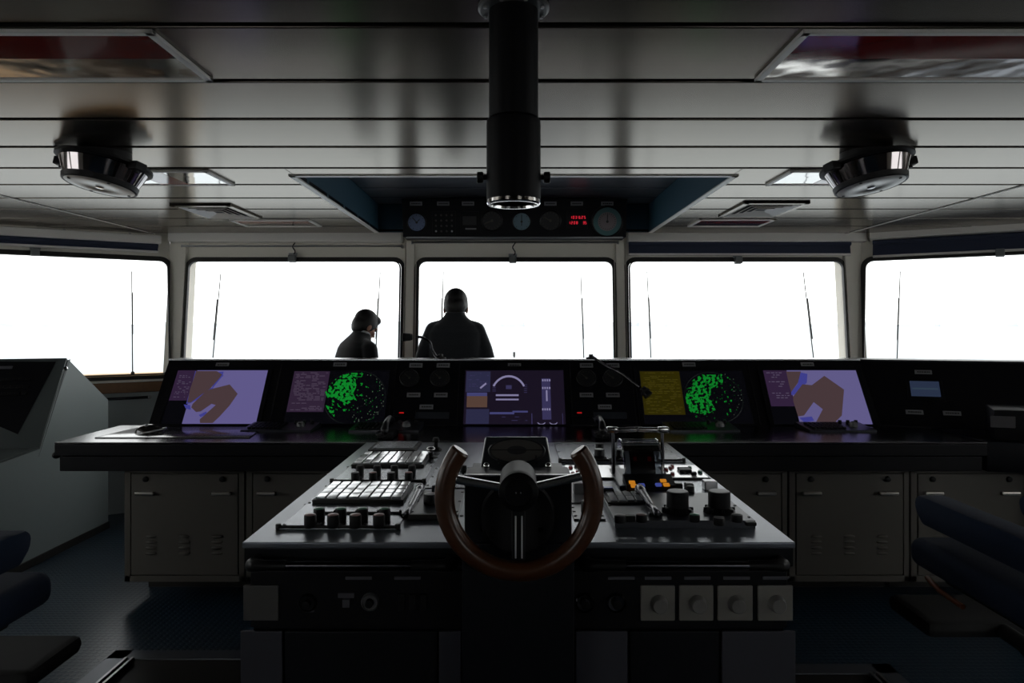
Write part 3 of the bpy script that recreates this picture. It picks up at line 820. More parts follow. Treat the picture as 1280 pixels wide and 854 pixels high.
# right wing of the forward console, turned towards the middle
WD = Vector((.95, -.31, 0)).normalized()
WP0 = PP.w(XR, 0, 0)
WV = Vector((0, .27, .39)); WV = WV-WD*WV.dot(WD)
WP = Plane((XR, 4.60, .925), WD, WV)
rw = empty('wing_console', (2.9, 4.5, 0), 'black wing console with small blue screen at the right end', 'console')
def wq(u, dy, z): p = Vector((XR, 4.60, 0))+WD*u+Vector((WD.y*-1, WD.x, 0))*dy; p.z = z; return p
prf = [(0, .925), (.28, 1.315), (.45, 1.325), (.45, 0), (.02, 0)]
mb = MB(); A_ = [Vector((XR+.002, y, z)) for y, z in prof]; mb.solid(A_, [p+WD*1.6 for p in A_]); mb.build('body', PANELB, rw)
mb = MB(); A_ = [Vector((XR+.002, 4.872, 1.318)), Vector((XR+.002, 5.06, 1.318)), Vector((XR+.002, 5.06, 1.332)), Vector((XR+.002, 4.872, 1.330))]; mb.solid(A_, [p+WD*1.6 for p in A_])
mb.build('top_edge', BLACK, rw)
ds = MB(); A = [(2.61, 3.95), (2.78, 3.93), (3.6, 3.66), (3.85, 4.2), (2.36, 4.62), (2.36, 4.618)]
A = [(2.605, 3.96), (3.6, 3.62), (3.85, 4.08), (2.61, 4.50)]
ds.prism(A, .165, T(0, 0, .757), bev=.004); ds.build('ledge', BLACK, rw)
mb = MB(); mb.prism([(2.92, 3.97), (3.62, 3.72), (3.8, 4.08), (2.92, 4.36)], .755, bev=.004); mb.build('base_cabinet', mat('dark cabinet', (.05, .05, .05), .5), rw)
# raised instrument block at the far right
bu = WP.uv(1252, 500)
mb = MB(); A = [(2.66, 3.99), (3.5, 3.70), (3.62, 3.95), (2.80, 4.28)]
mb.prism(A, .17, T(0, 0, .924), bev=.01); mb.build('raised_block', PANELB, rw)
RB = Plane((2.66, 3.99, .924), Vector((.84, -.29, 0)), (0, 0, 1))
def quadlabel(P, x0, y0, x1, y1, parent, nm='name_plate', mt=None):
    a = P.uv(x0, y1); b = P.uv(x1, y0)
    mb = MB(); mb.box(((a.x+b.x)/2, (a.y+b.y)/2, .003), (abs(b.x-a.x), abs(b.y-a.y), .006), P.M, bev=.001)
    return mb.build(nm, mt or LABEL, parent)
quadlabel(RB, 1238, 521, 1269, 534, rw, 'reading_plate', mat('dull plate', (.07, .065, .07), .5))
for px, py in ((1154, 465.5), (1143, 515.5), (1190, 517)): nameplate(WP, px, py, .10, .03, rw)
# small blue screen
sm = empty('small_display', WP.w(*WP.uv(1156, 488), .0), 'small dim blue screen on the right wing console', 'screen')
a, b = WP.uv(1139, 496), WP.uv(1173, 478)
mb = MB(); mb.box(((a.x+b.x)/2, (a.y+b.y)/2, .004), (b.x-a.x+.04, b.y-a.y+.04, .008), WP.M, bev=.003); mb.build('bezel', PANELB, sm)
mb = MB(); mb.box(((a.x+b.x)/2, (a.y+b.y)/2, .009), (b.x-a.x, b.y-a.y, .002), WP.M)
mb.m(1).box(((a.x+b.x)/2, (a.y+b.y)/2, .0105), (b.x-a.x-.02, .012, .001), WP.M)
mb.build('screen', [emis('dim blue lcd', (.019, .028, .055)), emis('blue lcd bar', (.026, .042, .065))], sm)
for k in range(4):
    mb = MB(); u = WP.uv(1161+k*9, 502); mb.box((u.x, u.y, .006), (.03, .014, .012), WP.M, bev=.003); mb.build('key', BLACKP, sm)

# name plates over the panel
for px, py in ((278, 456.5), (425, 456), (520, 457), (554, 457), (643, 457), (733, 457), (766, 457), (861, 456), (1009, 456),
               (517, 494), (551, 494), (733, 494), (766, 494), (533, 509), (756, 509)):
    nameplate(PP, px, py, .088, .033, fc)
# faint gauges between the screens
for px, py in ((512, 473), (550, 473), (733, 473), (766, 473)):
    plab(dial(PP, px, py, .062, fc, DARKF, BLACKP, 'gauge', 16, (140,), FAINTG), 'dark round gauge')
for px, py in ((506, 518), (728, 518)):
    u = PP.uv(px, py); mb = MB(); mb.box((u.x, u.y, .008), (.14, .05, .016), PP.M, bev=.004); g = mb.build('alarm_module', PANELB, fc)
    mb = MB(); mb.box((u.x-.02, u.y+.002, .0165), (.03, .008, .002), PP.M); plab(mb.build('lamp', emis('red standby lamp', (.45, .01, .01), .8), g), 'glowing red lamp')
for px in (540, 762):
    u = PP.uv(px, 520); mb = MB(); mb.box((u.x, u.y, .006), (.22, .045, .012), PP.M, bev=.003); g = mb.build('intercom_module', PLATED, fc)

LILAC = emis('chart lilac', (.112, .096, .245)); LILAC2 = emis('chart lilac right', (.112, .098, .235)); BROWN = emis('chart land brown', (.062, .038, .042)); BLUE = emis('chart blue', (.045, .045, .24))
PURP = emis('dark purple sidebar', (.028, .014, .040)); PURPT = emis('sidebar text', (.09, .07, .12)); SBLK = emis('black screen', (.0015, .0015, .0025))
RPURP = emis('radar sidebar purple', (.027, .015, .034)); RTXT = emis('radar text', (.085, .062, .10)); GRN = emis('radar echo green', (.004, .21, .02)); GRND = emis('radar echo dim', (.002, .10, .01))
OLIVE = emis('olive sidebar', (.022, .018, .001)); OLT = emis('olive text', (.055, .045, .006)); WDOT = emis('radar dots', (.10, .13, .10))
def screen_base(name, lab, quad, group=None):
    # quad: px corners TL TR BR BL on the panel plane
    c = [PP.uv(*q) for q in quad]
    x0 = min(p.x for p in c); x1 = max(p.x for p in c); y0 = min(p.y for p in c); y1 = max(p.y for p in c)
    r = empty(name, PP.w((x0+x1)/2, y0, 0), lab, 'screen', group)
    mb = MB(); ring(mb, PP.M, rrect(x0-.03, x1+.03, y0-.02, y1+.03, .012, 3), rrect(x0-.002, x1+.002, y0-.002, y1+.002, .004, 3), 0, .010); mb.build('bezel', PANELB, r)
    return r, x0, x1, y0, y1
class Scr:
    def __init__(s): s.mb = MB(); s.mats = []; s.lv = 0.004
    def mi(s, m):
        if m not in s.mats: s.mats.append(m)
        s.mb.m(s.mats.index(m)); return s
    def rect(s, x0, y0, x1, y1, m, n=None):
        s.mi(m); n = n or s.lv; M = PP.M
        s.mb.poly([M @ Vector(v) for v in ((x0, y0, n), (x1, y0, n), (x1, y1, n), (x0, y1, n))]); return s
    def pix(s, pts, m, n):
        s.mi(m); s.mb.poly([PP.w(*PP.uv(*p), n) for p in pts][::-1] if False else [PP.w(*PP.uv(*p), n) for p in pts]); return s
    def done(s, parent, name='screen'): return s.mb.build(name, s.mats, parent)
def textlines(S_, x0, x1, y0, y1, m, rows, n, seed, dens=.75):
    rnd = random.Random(seed); h = (y1-y0)/rows
    for k in range(rows):
        if rnd.random() > dens: continue
        x = x0+rnd.uniform(0, .1)*(x1-x0)
        while x < x1-.01:
            l = rnd.uniform(.05, .22)*(x1-x0)
            if rnd.random() < .62: S_.rect(x, y0+h*k+h*.3, min(x+l, x1), y0+h*k+h*.62, m, n)
            x += l+.008
# left chart display
def z7(x, y): return (180+x/4, 440+y/4)
r, x0, x1, y0, y1 = screen_base('chart_display', 'electronic chart screen with lilac sea and brown land near the left end', [(222, 463.5), (335, 463.5), (320, 530.5), (203, 530.5)], 'electronic chart screens')
s = Scr(); s.rect(x0, y0, x1, y1, SBLK)
xm = PP.uv(247, 464).x
s.rect(x0+.005, y0+.17, xm, y1, PURP, .0045); s.rect(xm, y0, x1, y1, LILAC, .005)
def cl(pts): return pts
s.pix([z7(258, 98), z7(345, 98), z7(365, 105), z7(400, 120), z7(330, 180), z7(355, 185), z7(300, 225), z7(230, 260), z7(212, 262), z7(238, 175)], BLUE, .0054)
s.pix([z7(262, 98), z7(365, 98), z7(392, 115), z7(378, 135), z7(330, 188), z7(290, 215), z7(236, 255), z7(218, 255), z7(232, 190)], BROWN, .0058)
s.pix([z7(330, 190), z7(430, 165), z7(470, 212), z7(430, 270), z7(380, 325), z7(345, 358), z7(282, 358), z7(280, 340), z7(360, 268), z7(340, 262), z7(285, 300), z7(262, 303), z7(238, 280), z7(245, 262), z7(310, 200)], BROWN, .0062)
s.pix([z7(345, 105), z7(400, 100), z7(395, 122), z7(372, 150), z7(340, 190), z7(345, 170), z7(385, 120)], BLUE, .0056)
s.pix([z7(200, 265), z7(232, 268), z7(236, 292), z7(210, 285)], BLUE, .0056)
s.pix([z7(275, 318), z7(312, 300), z7(318, 312), z7(285, 328)], BLUE, .0057)
textlines(s, x0+.02, xm-.02, y0+.19, y1-.01, PURPT, 16, .005, 1)
s.done(r)
# right chart display
def z8(x, y): return (780+x/2.56, 440+y/2.56)
r, x0, x1, y0, y1 = screen_base('chart_display', 'electronic chart screen with lilac sea and brown land near the right end', [(954, 463.5), (1069, 463.5), (1090.5, 531), (968, 531)], 'electronic chart screens')
s = Scr(); s.rect(x0, y0, x1, y1, SBLK)
xm = PP.uv(983, 464).x
s.rect(x0+.005, y0+.13, xm, y1, PURP, .0045); s.rect(xm, y0, x1, y1, LILAC2, .005)
s.pix([z8(518, 64), z8(565, 64), z8(556, 100), z8(534, 130), z8(526, 100)], BROWN, .0058)
s.pix([z8(560, 66), z8(586, 72), z8(584, 100), z8(545, 138), z8(535, 140), z8(534, 130), z8(556, 102)], BLUE, .0056)
s.pix([z8(570, 105), z8(600, 108), z8(640, 78), z8(703, 122), z8(696, 205), z8(672, 229), z8(612, 229), z8(635, 185), z8(606, 162), z8(575, 205), z8(556, 208), z8(541, 160), z8(540, 145)], BROWN, .0062)
s.pix([z8(560, 212), z8(600, 208), z8(608, 222), z8(575, 226)], BLUE, .0056)
textlines(s, x0+.02, xm-.02, y0+.15, y1-.01, PURPT, 14, .005, 2)
s.done(r)
# radar displays
def inpoly(x, y, P):
    c = False; j = len(P)-1
    for i in range(len(P)):
        if (P[i][1] > y) != (P[j][1] > y) and x < (P[j][0]-P[i][0])*(y-P[i][1])/(P[j][1]-P[i][1])+P[i][0]: c = not c
        j = i
    return c
def radar(lab, quad, xs, side, txt, blobs, cpx, rad, seed, sbot, dots):
    r, x0, x1, y0, y1 = screen_base('radar_display', lab, quad, 'radar screens')
    s = Scr(); s.rect(x0, y0, x1, y1, SBLK)
    xm = PP.uv(xs, 490).x
    s.rect(x0+.005, PP.uv(xs, sbot).y, xm, y1-.004, side, .0045)
    textlines(s, x0+.015, xm-.012, PP.uv(xs, sbot).y+.01, y1-.01, txt, 24, .005, seed, .95)
    s.done(r)
    g = Scr(); c = PP.uv(*cpx)
    stp = .75
    py = 463.0
    while py < 531:
        px = cpx[0]-rad*1.1
        while px < cpx[0]+rad*1.1:
            if (px-cpx[0])**2+((py-cpx[1])*1.15)**2 < rad*rad:
                v = noise.noise(Vector((px*.28, py*.28, seed)))+.5*noise.noise(Vector((px*.9, py*.9, seed+4)))
                th = 9
                for b_, t_ in blobs:
                    if inpoly(px, py, b_): th = min(th, t_)
                if v > th or (th > 5 and noise.noise(Vector((px*.8, py*.8, seed+9))) > .50 and dots(px, py)):
                    a = PP.uv(px, py); b = PP.uv(px+stp, py+stp)
                    g.rect(a.x, b.y, b.x, a.y, GRN if th < 5 else WDOT if noise.noise(Vector((px*3, py*3, 1))) > 0 else GRND, .0055)
            px += stp
        py += stp
    plab(g.done(r, 'radar_echo'), 'bright green radar echoes')
    s = MB(); q = PP.uv(cpx[0]-rad, cpx[1]); R = c.x-q.x
    s.lathe([(R*.995, .0050), (R, .0056), (R*1.005, .0050)], PP.M @ T(c.x, c.y, 0), 64); s.build('range_ring', emis('range ring', (.008, .012, .01)), r)
B1 = [z7(*p) for p in ((985, 118), (1030, 108), (1055, 135), (1060, 175), (1045, 205), (1058, 240), (1015, 262), (960, 235), (915, 228), (905, 200), (948, 165))]
B2 = [z7(*p) for p in ((900, 265), (945, 280), (955, 348), (925, 330))]
B3 = [z7(*p) for p in ((1030, 105), (1095, 108), (1085, 128), (1050, 125))]
Bw = [z7(*p) for p in ((905, 130), (1100, 100), (1140, 150), (1060, 290), (960, 330), (905, 320))]
radar('radar screen with purple sidebar and green echoes, left of the middle screen', [(367.5, 464), (482, 464), (480, 530.5), (355, 530.5)], 408.5, RPURP, RTXT,
      [(B1, -.12), (B2, -.05), (B3, -.05), (Bw, .52)], (443.5, 497), 38, 3, 515.5, lambda x, y: x > 440)
C1 = [z8(*p) for p in ((232, 74), (312, 72), (316, 96), (278, 118), (272, 150), (292, 186), (262, 200), (205, 192), (196, 150), (200, 118), (222, 110), (216, 92))]
Cw = [z8(*p) for p in ((195, 90), (340, 80), (360, 190), (300, 215), (200, 210))]
radar('radar screen with olive sidebar and green echoes, right of the middle screen', [(803, 464), (928, 464), (934, 530.5), (806, 530.5)], 852.5, OLIVE, OLT,
      [(C1, -.04), (Cw, .5)], (892, 497), 36, 12, 519, lambda x, y: x > 900)
# conning display in the middle
r, x0, x1, y0, y1 = screen_base('conning_display', 'middle screen with curved white scale, gauges and orange patch behind the steering wheel', [(582, 463.5), (704, 463.5), (705, 531), (580, 531)])
def z9(x, y): return (575+x/9.143, 455+y/9.141)
CW = emis('conning white', (.21, .19, .33)); CV = emis('conning violet', (.035, .030, .085)); CVD = emis('conning dark violet', (.009, .006, .014)); COR = emis('conning orange', (.085, .048, .036)); CB = emis('conning blue', (.05, .05, .15)); CDB = emis('conning dim blue', (.022, .022, .055))
s = Scr(); s.rect(x0, y0, x1, y1, CVD)
def zr(a, b, m, n=.005):
    p, q = PP.uv(*z9(*a)), PP.uv(*z9(*b)); s.rect(min(p.x, q.x), min(p.y, q.y), max(p.x, q.x), max(p.y, q.y), m, n)
zr((75, 90), (345, 325), CDB); zr((80, 332), (310, 372), CB); zr((80, 372), (310, 500), COR); zr((72, 520), (330, 690), CV if False else CDB)
pa = []; 
for k in range(13):
    t = k/12; a = math.radians(152-t*124); pa.append((a,))
cu = (558, 360); ro, ri = 226, 203
outer = [(cu[0]+ro*math.cos(a[0])*.92, cu[1]-ro*math.sin(a[0])) for a in pa]; inner = [(cu[0]+ri*math.cos(a[0])*.92, cu[1]-ri*math.sin(a[0])) for a in pa]
for k in range(12): s.pix([z9(*outer[k]), z9(*outer[k+1]), z9(*inner[k+1]), z9(*inner[k])], CW, .0055)
zr((410, 352), (670, 372), CW); zr((410, 402), (670, 420), CW)
zr((340, 555), (620, 580), CB); zr((600, 540), (775, 560), CB, .0052)
s.pix([z9(225, 275), z9(295, 218), z9(305, 235), z9(238, 290)], CW, .0056)
zr((930, 170), (1045, 640), CV); 
for yy_ in (180, 268, 512):
    for k in range(4): zr((938+k*26, yy_), (955+k*26, yy_+24), CW, .0056)
zr((980, 305), (1002, 430), CW, .0056)
for k in range(5):
    zr((370, 232+k*20), (410, 238+k*20), CV, .0054); zr((730, 240+k*22), (768, 246+k*22), CV, .0054)
zr((525, 248), (590, 292), CV, .0054)
zr((815, 570), (828, 700), CV, .0054); zr((1168, 570), (1180, 700), CV, .0054)
for cx_ in (930, 1068):
    for k in range(6):
        a0 = PI+.3+(PI-.6)*k/6; a1 = PI+.3+(PI-.6)*(k+1)/6
        s.pix([z9(cx_+50*math.cos(a0), 665-35*math.sin(a0)), z9(cx_+50*math.cos(a1), 665-35*math.sin(a1)), z9(cx_+40*math.cos(a1), 665-26*math.sin(a1)), z9(cx_+40*math.cos(a0), 665-26*math.sin(a0))], CW, .0055)
p_, q_ = PP.uv(*z9(90, 320)), PP.uv(*z9(330, 100))
textlines(s, p_.x, q_.x, p_.y, q_.y, CV, 9, .0054, 5); p_, q_ = PP.uv(*z9(360, 700)), PP.uv(*z9(770, 600))
textlines(s, p_.x, q_.x, p_.y, q_.y, CV, 5, .0054, 6)
s.done(r)

# keyboards / trackball units on the desk in front of the screens
def trackball(x, lab, w=.42):
    r = empty('keyboard_unit', (x, 4.42, ZD), lab, 'keyboard', 'dark trackball keyboards in front of the screens')
    mb = MB(); mb.solid([(x-w/2, 4.32, ZD), (x+w/2, 4.32, ZD), (x+w/2, 4.56, ZD), (x-w/2, 4.56, ZD)], [(x-w/2, 4.32, ZD+.012), (x+w/2, 4.32, ZD+.012), (x+w/2, 4.56, ZD+.03), (x-w/2, 4.56, ZD+.03)])
    mb.build('case', PLATED, r)
    K = Plane((x-w/2, 4.32, ZD+.012), (1, 0, 0), (0, .24, .018))
    mb = MB(); 
    for i in range(8):
        for j in range(4):
            mb.box((.04+i*.026, .045+j*.04, .006), (.02, .028, .012), K.M, bev=.003)
    mb.build('keys', BLACKP, r)
    mb = MB(); c = K.w(w-.09, .11, .006); mb.ell(c, (.026, .026, .026)); mb.build('trackball', GREYC, r)
    for k, dx in enumerate((-.05, .0, .05)):
        mb = MB(); mb.cyl(K.w(w-.09+dx, .185, 0), K.w(w-.09+dx, .185, .022), .012, .011, 14, bev=.002); mb.build('knob', BLACKP, r)
trackball(-1.43, 'dark trackball keyboard on the desk between the left chart and left radar screens')
trackball(-.78, 'dark trackball keyboard on the desk under the left radar screen')
trackball(1.15, 'dark trackball keyboard on the desk under the right radar screen')
trackball(1.98, 'dark trackball keyboard on the desk under the right chart screen', .40)

# mouse mat, mouse
a = onz(116, 546, ZD); b = onz(155, 531, ZD); 
mb = MB(); mb.prism([(-2.38, 4.09), (-1.50, 4.09), (-1.56, 4.50), (-2.34, 4.50)], .006, T(0, 0, ZD), bev=.002)
tag(mb.build('mouse_mat', mat('smooth grey mat', (.05, .052, .056), .17, spec=1.0), loc=(-2.0, 4.3, ZD)), 'wide smooth grey mat under the computer mouse on the left end of the desk', 'mat')
mz = onz(187, 541, ZD+.006)
ms = empty('computer_mouse', (mz.x, mz.y, ZD+.006), 'black glossy mouse with silver edge on the left end of the desk', 'mouse')
mb = MB(); mb.ell((mz.x, mz.y, ZD+.008), (.085, .05, .048)); 
for v in mb.bm.verts: v.co.z = max(v.co.z, ZD+.0065)
mb.build('shell', mat('gloss black', (.01, .01, .01), .12, spec=.7), ms)
mb = MB(); mb.tube([(mz.x+.094*math.cos(t*2*PI/32), mz.y+.06*math.sin(t*2*PI/32), ZD+.014+.018*math.cos(t*2*PI/32)) for t in range(33)], .005, 8); mb.build('edge_band', STEEL, ms)
mb = MB(); mb.ell((mz.x-.01, mz.y-.02, ZD+.052), (.012, .010, .008), seg=12); mb.build('scroll_wheel', STEEL, ms)

# goose-neck microphone on top of the console, and the second one drooping over the panel
def goose(pts, head, hd, base, lab, name='gooseneck_lamp', cat='lamp'):
    r = empty(name, base, lab, cat)
    n = len(pts); fine = []
    for i in range(n-1):
        p0 = Vector(pts[max(i-1, 0)]); p1 = Vector(pts[i]); p2 = Vector(pts[i+1]); p3 = Vector(pts[min(i+2, n-1)])
        for k in range(6):
            t = k/6; fine.append(.5*((2*p1)+(-p0+p2)*t+(2*p0-5*p1+4*p2-p3)*t*t+(-p0+3*p1-3*p2+p3)*t**3))
    fine.append(Vector(pts[-1]))
    mb = MB(); mb.tube(fine, [.0085+.0012*(i % 2) for i in range(len(fine))], 10); mb.build('gooseneck', DSTEEL, r)
    mb = MB(); d = Vector(hd).normalized(); h = Vector(head)
    mb.cyl(h-d*.012, h+d*.055, .022, .03, 18, bev=.005); mb.box(h+d*.02, (.05, .05, .05), bev=.01); mb.build('head', BLACKP, r)
    mb = MB(); b = Vector(base); mb.lathe([(0, 0), (.035, 0), (.035, .008), (.016, .014), (.014, .03), (0, .03)], T(*b), 24); mb.build('base', BLACKP, r)
ZK = 1.332
b = Vector((-.50, 4.95, ZK))
g1 = [b+Vector((0, 0, .025)), at(546, 446, 4.93), at(540, 437, 4.92), at(537, 428, 4.92), at(528, 422, 4.92), at(520, 421.5, 4.92)]
goose(g1, at(513.5, 421.5, 4.92), (-1, 0, 0), b, 'small black lamp on a curved gooseneck standing on the console top')
b = Vector((.53, 4.93, ZK))
g2 = [b+Vector((0, 0, .02)), at(742, 447, 4.90), at(757, 457, 4.76), at(775, 466, 4.70), at(794, 480, 4.60), at(800, 484, 4.57)]
goose(g2, at(804, 487, 4.56), (.5, -.3, -.6), b, 'thin gooseneck lamp drooping over the panel right of the middle screen')

# telephone handset on a cradle at the back of the centre console
def phone(x, y, z, lab):
    r = empty('telephone_handset', (x, y, z), lab, 'telephone')
    mb = MB(); mb.box((x, y, z+.018), (.085, .20, .036), bev=.01); mb.build('cradle', BLACKP, r)
    mb = MB(); pts = [Vector((x, y-.10, z+.055)), Vector((x, y-.07, z+.085)), Vector((x, y, z+.10)), Vector((x, y+.07, z+.10)), Vector((x, y+.10, z+.085))]
    mb.limb(pts, [.024, .018, .016, .018, .026]); mb.build('handset', mat('black handset', (.02, .02, .022), .3), r)
    mb = MB(); mb.tube([(x-.02+.025*math.cos(k*1.3), y-.12+.025*math.sin(k*1.3), z+.008+.0035*k) for k in range(14)], .004, 6); mb.build('cord', RUBBER, r)
phone(.50, 4.14, ZD, 'black telephone handset standing on the desk left of the telegraph levers')
phone(-.72, 4.12, ZD, 'black telephone handset lying on the desk behind the left key panels')

# ------------------------------------------------------------------ centre console
KX0, KX1, KY0 = -.808, .839, 2.14
cc = empty('centre_console', (0, 3.0, 0), 'long centre console with slate grey top running up to the forward desk', 'console')
mb = MB(); mb.b2((KX0, KY0, ZD-.018), (KX1, DY0-.002, ZD), bev=.004); mb.build('console_top', TOP, cc)
mb = MB(); mb.b2((KX0+.004, KY0+.006, ZD-.075), (KX1-.004, DY0-.004, ZD-.018), bev=.004); mb.build('top_edge', BLACK, cc)
mb = MB(); mb.b2((KX0+.02, KY0+.04, .0), (KX1-.02, DY0-.004, ZD-.075), bev=.004); mb.build('body', BLACK, cc)
FY = KY0+.04
FP = Plane((0, FY, 0), (1, 0, 0), (0, 0, 1))
def fpx(px, py): return FP.uv(px, py)
mb = MB(); z1 = fpx(0, 783).y; mb.b2((KX0+.015, FY-.012, z1), (KX1-.015, FY+.01, fpx(0, 712).y), bev=.004); mb.build('front_fascia', PANELB, cc)
FQ = Plane((0, FY-.012, 0), (1, 0, 0), (0, 0, 1))
def panelz(x0, x1, m, name, lab=None):
    a = FQ.uv(x0, 800).x; b = FQ.uv(x1, 800).x
    mb = MB(); mb.box(((a+b)/2, (z1-.006+.05)/2, .006), (b-a, z1-.006-.05, .012), FQ.M, bev=.004); o = mb.build(name, m, cc)
    if lab: plab(o, lab)
    return o
panelz(302, 354, CABW, 'cabinet_door', 'pale grey lower panel'); panelz(357, 546, BLACK, 'cabinet_door'); panelz(549, 577, CABW, 'cabinet_door', 'pale grey lower panel')
panelz(719, 784, CABW, 'cabinet_door', 'pale grey lower panel'); panelz(787, 898, BLACK, 'cabinet_door'); panelz(901, 993, CABW, 'cabinet_door', 'pale grey lower panel')
mb = MB(); mb.b2((KX0+.03, FY-.004, 0), (KX1-.03, FY+.01, .05)); mb.build('kick_plate', GASKET, cc)
# dimmer knob plates
for i, (a, b) in enumerate(((800, 843), (848, 891), (896, 940), (946, 990), (305, 349))):
    p = FQ.uv(a, 775); q = FQ.uv(b, 731)
    mb = MB(); mb.box(((p.x+q.x)/2, (p.y+q.y)/2, .005), (q.x-p.x, q.y-p.y, .010), FQ.M, bev=.004); pl = mb.build('dimmer_plate' if i < 4 else 'blank_plate', DIMM if i < 4 else mat('blank plate', (.10, .095, .09), .5), cc)
    if i < 4:
        plab(pl, 'square cream plate')
        c = ((p.x+q.x)/2+.003, (p.y+q.y)/2)
        mb = MB(); mb.lathe([(.026, .010), (.0265, .013), (.022, .034), (.020, .036), (0, .036)], FQ.M @ T(*c), 28); mb.box((c[0], c[1]+.012, .037), (.003, .014, .002), FQ.M); mb.build('dimmer_knob', DIMK, pl)
def ringlet(px, py, rad, parent, m1, m2, nm, lab=None):
    u = FQ.uv(px, py); M = FQ.M @ T(u.x, u.y)
    mb = MB(); mb.lathe([(0, 0), (rad, 0), (rad, .008), (rad*.85, .014), (rad*.78, .010), (0, .008)], M, 32); o = mb.build(nm, m1, parent)
    mb = MB(); mb.lathe([(rad*.45, .008), (rad*.42, .026), (0, .028)], M, 24); mb.build('knob', m2, o)
    if lab: plab(o, lab)
for px in (731, 770): ringlet(px, 753, .030, cc, DSTEEL, BLACKP, 'rotary_switch')
ringlet(463, 752, .027, cc, mat('worn grey dial', (.12, .12, .12), .5), BLACKP, 'rotary_switch', 'grey round dial')
ringlet(385, 753, .027, cc, BLACKP, BLACKP, 'rotary_switch')
def fq(x0, y0, x1, y1, m, nm, n=.004):
    a = FQ.uv(x0, y1); b = FQ.uv(x1, y0); mb = MB(); mb.box(((a.x+b.x)/2, (a.y+b.y)/2, n/2), (b.x-a.x, b.y-a.y, n), FQ.M, bev=.001); return mb.build(nm, m, cc)
DLAB = mat('dim name plate', (.10, .10, .115), .5)
for x in (432, 493, 760, 806, 855, 904, 953): fq(x, 720.5, x+33, 724.5, DLAB, 'name_plate')
fq(423, 741, 443, 747, DLAB, 'toggle_switch', .006); fq(429, 748, 438, 758, DLAB, 'toggle_switch', .012); fq(384, 762, 393, 765, DLAB, 'name_plate')
for k in range(3): fq(498+k*14, 742, 506+k*14, 762, BLACKP, 'rocker_switch', .012)
# handrails: two separate
def handrail(x0, x1, lab):
    a = at(x0, 707, 2.075); b = at(x1, 707, 2.075)
    r = empty('handrail', ((a.x+b.x)/2, 2.075, a.z), lab, 'handrail', 'front edge handrails')
    mb = MB(); mb.cyl((a.x+.02, 2.075, a.z), (b.x-.02, 2.075, b.z), .0115, .0115, 16); mb.build('tube', DSTEEL, r)
    for p, s in ((a, 1), (b, -1)):
        mb = MB(); mb.tube([(p.x+s*.11, 2.075, p.z), (p.x+s*.05, 2.075, p.z), (p.x+s*.02, 2.080, p.z-.002), (p.x+s*.004, 2.097, p.z-.006), (p.x, 2.12, p.z-.012), (p.x, 2.145, p.z-.014)], [.0155, .0155, .018, .020, .021, .022], 16)
        mb.build('end_bracket', BLACKP, r)
handrail(310, 562, 'black handrail on the console front edge left of the steering wheel')
handrail(734, 984, 'black handrail on the console front edge right of the steering wheel')

# --- panels on the console top
def plate(x0, x1, y0, y1, lab, m=PLATE, h=.004, rail=True, name='control_panel', parent=None):
    r = empty(name, ((x0+x1)/2, (y0+y1)/2, ZD), lab, 'control panel')
    mb = MB(); mb.b2((x0, y0, ZD), (x1, y1, ZD+h), bev=.0015); mb.build('face_plate', m, r)
    if rail:
        mb = MB(); zz = ZD+h+.004
        mb.cyl((x0, y0+.006, zz), (x1, y0+.006, zz), .004, .004, 10)
        for x in (x0, x1): mb.cyl((x, y0+.006, ZD), (x, y0+.006, zz+.008), .009, .009, 14, bev=.002)
        mb.build('guard_bar', GASKET, r)
    mb = MB()
    n = 3
    for k in range(n):
        y = y0+.04+(y1-y0-.08)*k/(n-1)
        for x in (x0-.012, x1+.012) if False else (x0+.008, x1-.008): mb.cyl((x, y, ZD+h-.001), (x, y, ZD+h+.002), .006, .005, 10)
    mb.build('screws', GASKET, r)
    return r
def knob(parent, x, y, z, rad, h, capm, body=BLACKP, name='knob', lab=None, skirt=None):
    mb = MB()
    if skirt: mb.lathe([(0, 0), (skirt, 0), (skirt*.96, .008), (rad, .014)], T(x, y, z), 28)
    mb.lathe([(rad*.96, 0), (rad, .003), (rad, h-.003), (rad*.93, h), (0, h)], T(x, y, z), 28); k = mb.build(name, body, parent)
    mb = MB(); mb.lathe([(rad*.88, 0), (rad*.86, .0016), (rad*.5, .0032), (0, .004)], T(x, y, z+h-.0002), 24); c = mb.build('cap', capm, k)
    if lab: plab(k, lab)
    return k
def keypad(parent, x0, x1, y0, y1, nx, ny, z, capm, h=.022, tilt=3.0, name='keypad', darkset=()):
    mb = MB(); mb.b2((x0-.008, y0-.008, z), (x1+.008, y1+.008, z+h*.55), bev=.002); kp = mb.build(name, GASKET, parent)
    dx = (x1-x0)/nx; dy = (y1-y0)/ny; rnd = random.Random(int(y0*1000))
    for j in range(ny):
        for i in range(nx):
            cx, cy = x0+dx*(i+.5), y0+dy*(j+.5)
            R = Matrix.Rotation(math.radians(tilt+rnd.uniform(-1.5, 1.5)), 4, 'X') @ Matrix.Rotation(math.radians(rnd.uniform(-1, 1)), 4, 'Y')
            mb = MB(); mb.box((0, 0, 0), (dx*.86, dy*.86, h*.5), T(cx, cy, z+h*.72) @ R, bev=.0025)
            mb.build('key', PLATED if (i, j) in darkset else capm, kp)
    return kp
pa_ = plate(-.745, -.367, 2.945, 3.60, 'left rear control panel with white keypad and two rows of black knobs')
keypad(pa_, -.725, -.412, 3.255, 3.53, 8, 4, ZD+.004, KEYW, darkset={(5, 2), (6, 2), (5, 3), (6, 3)})
for px, cap in zip((450, 471.5, 493, 515), (BLACKP,)*4): q = onz(px, 593, ZD+.004); knob(pa_, q.x, q.y, ZD+.004, .0165, .036, cap)
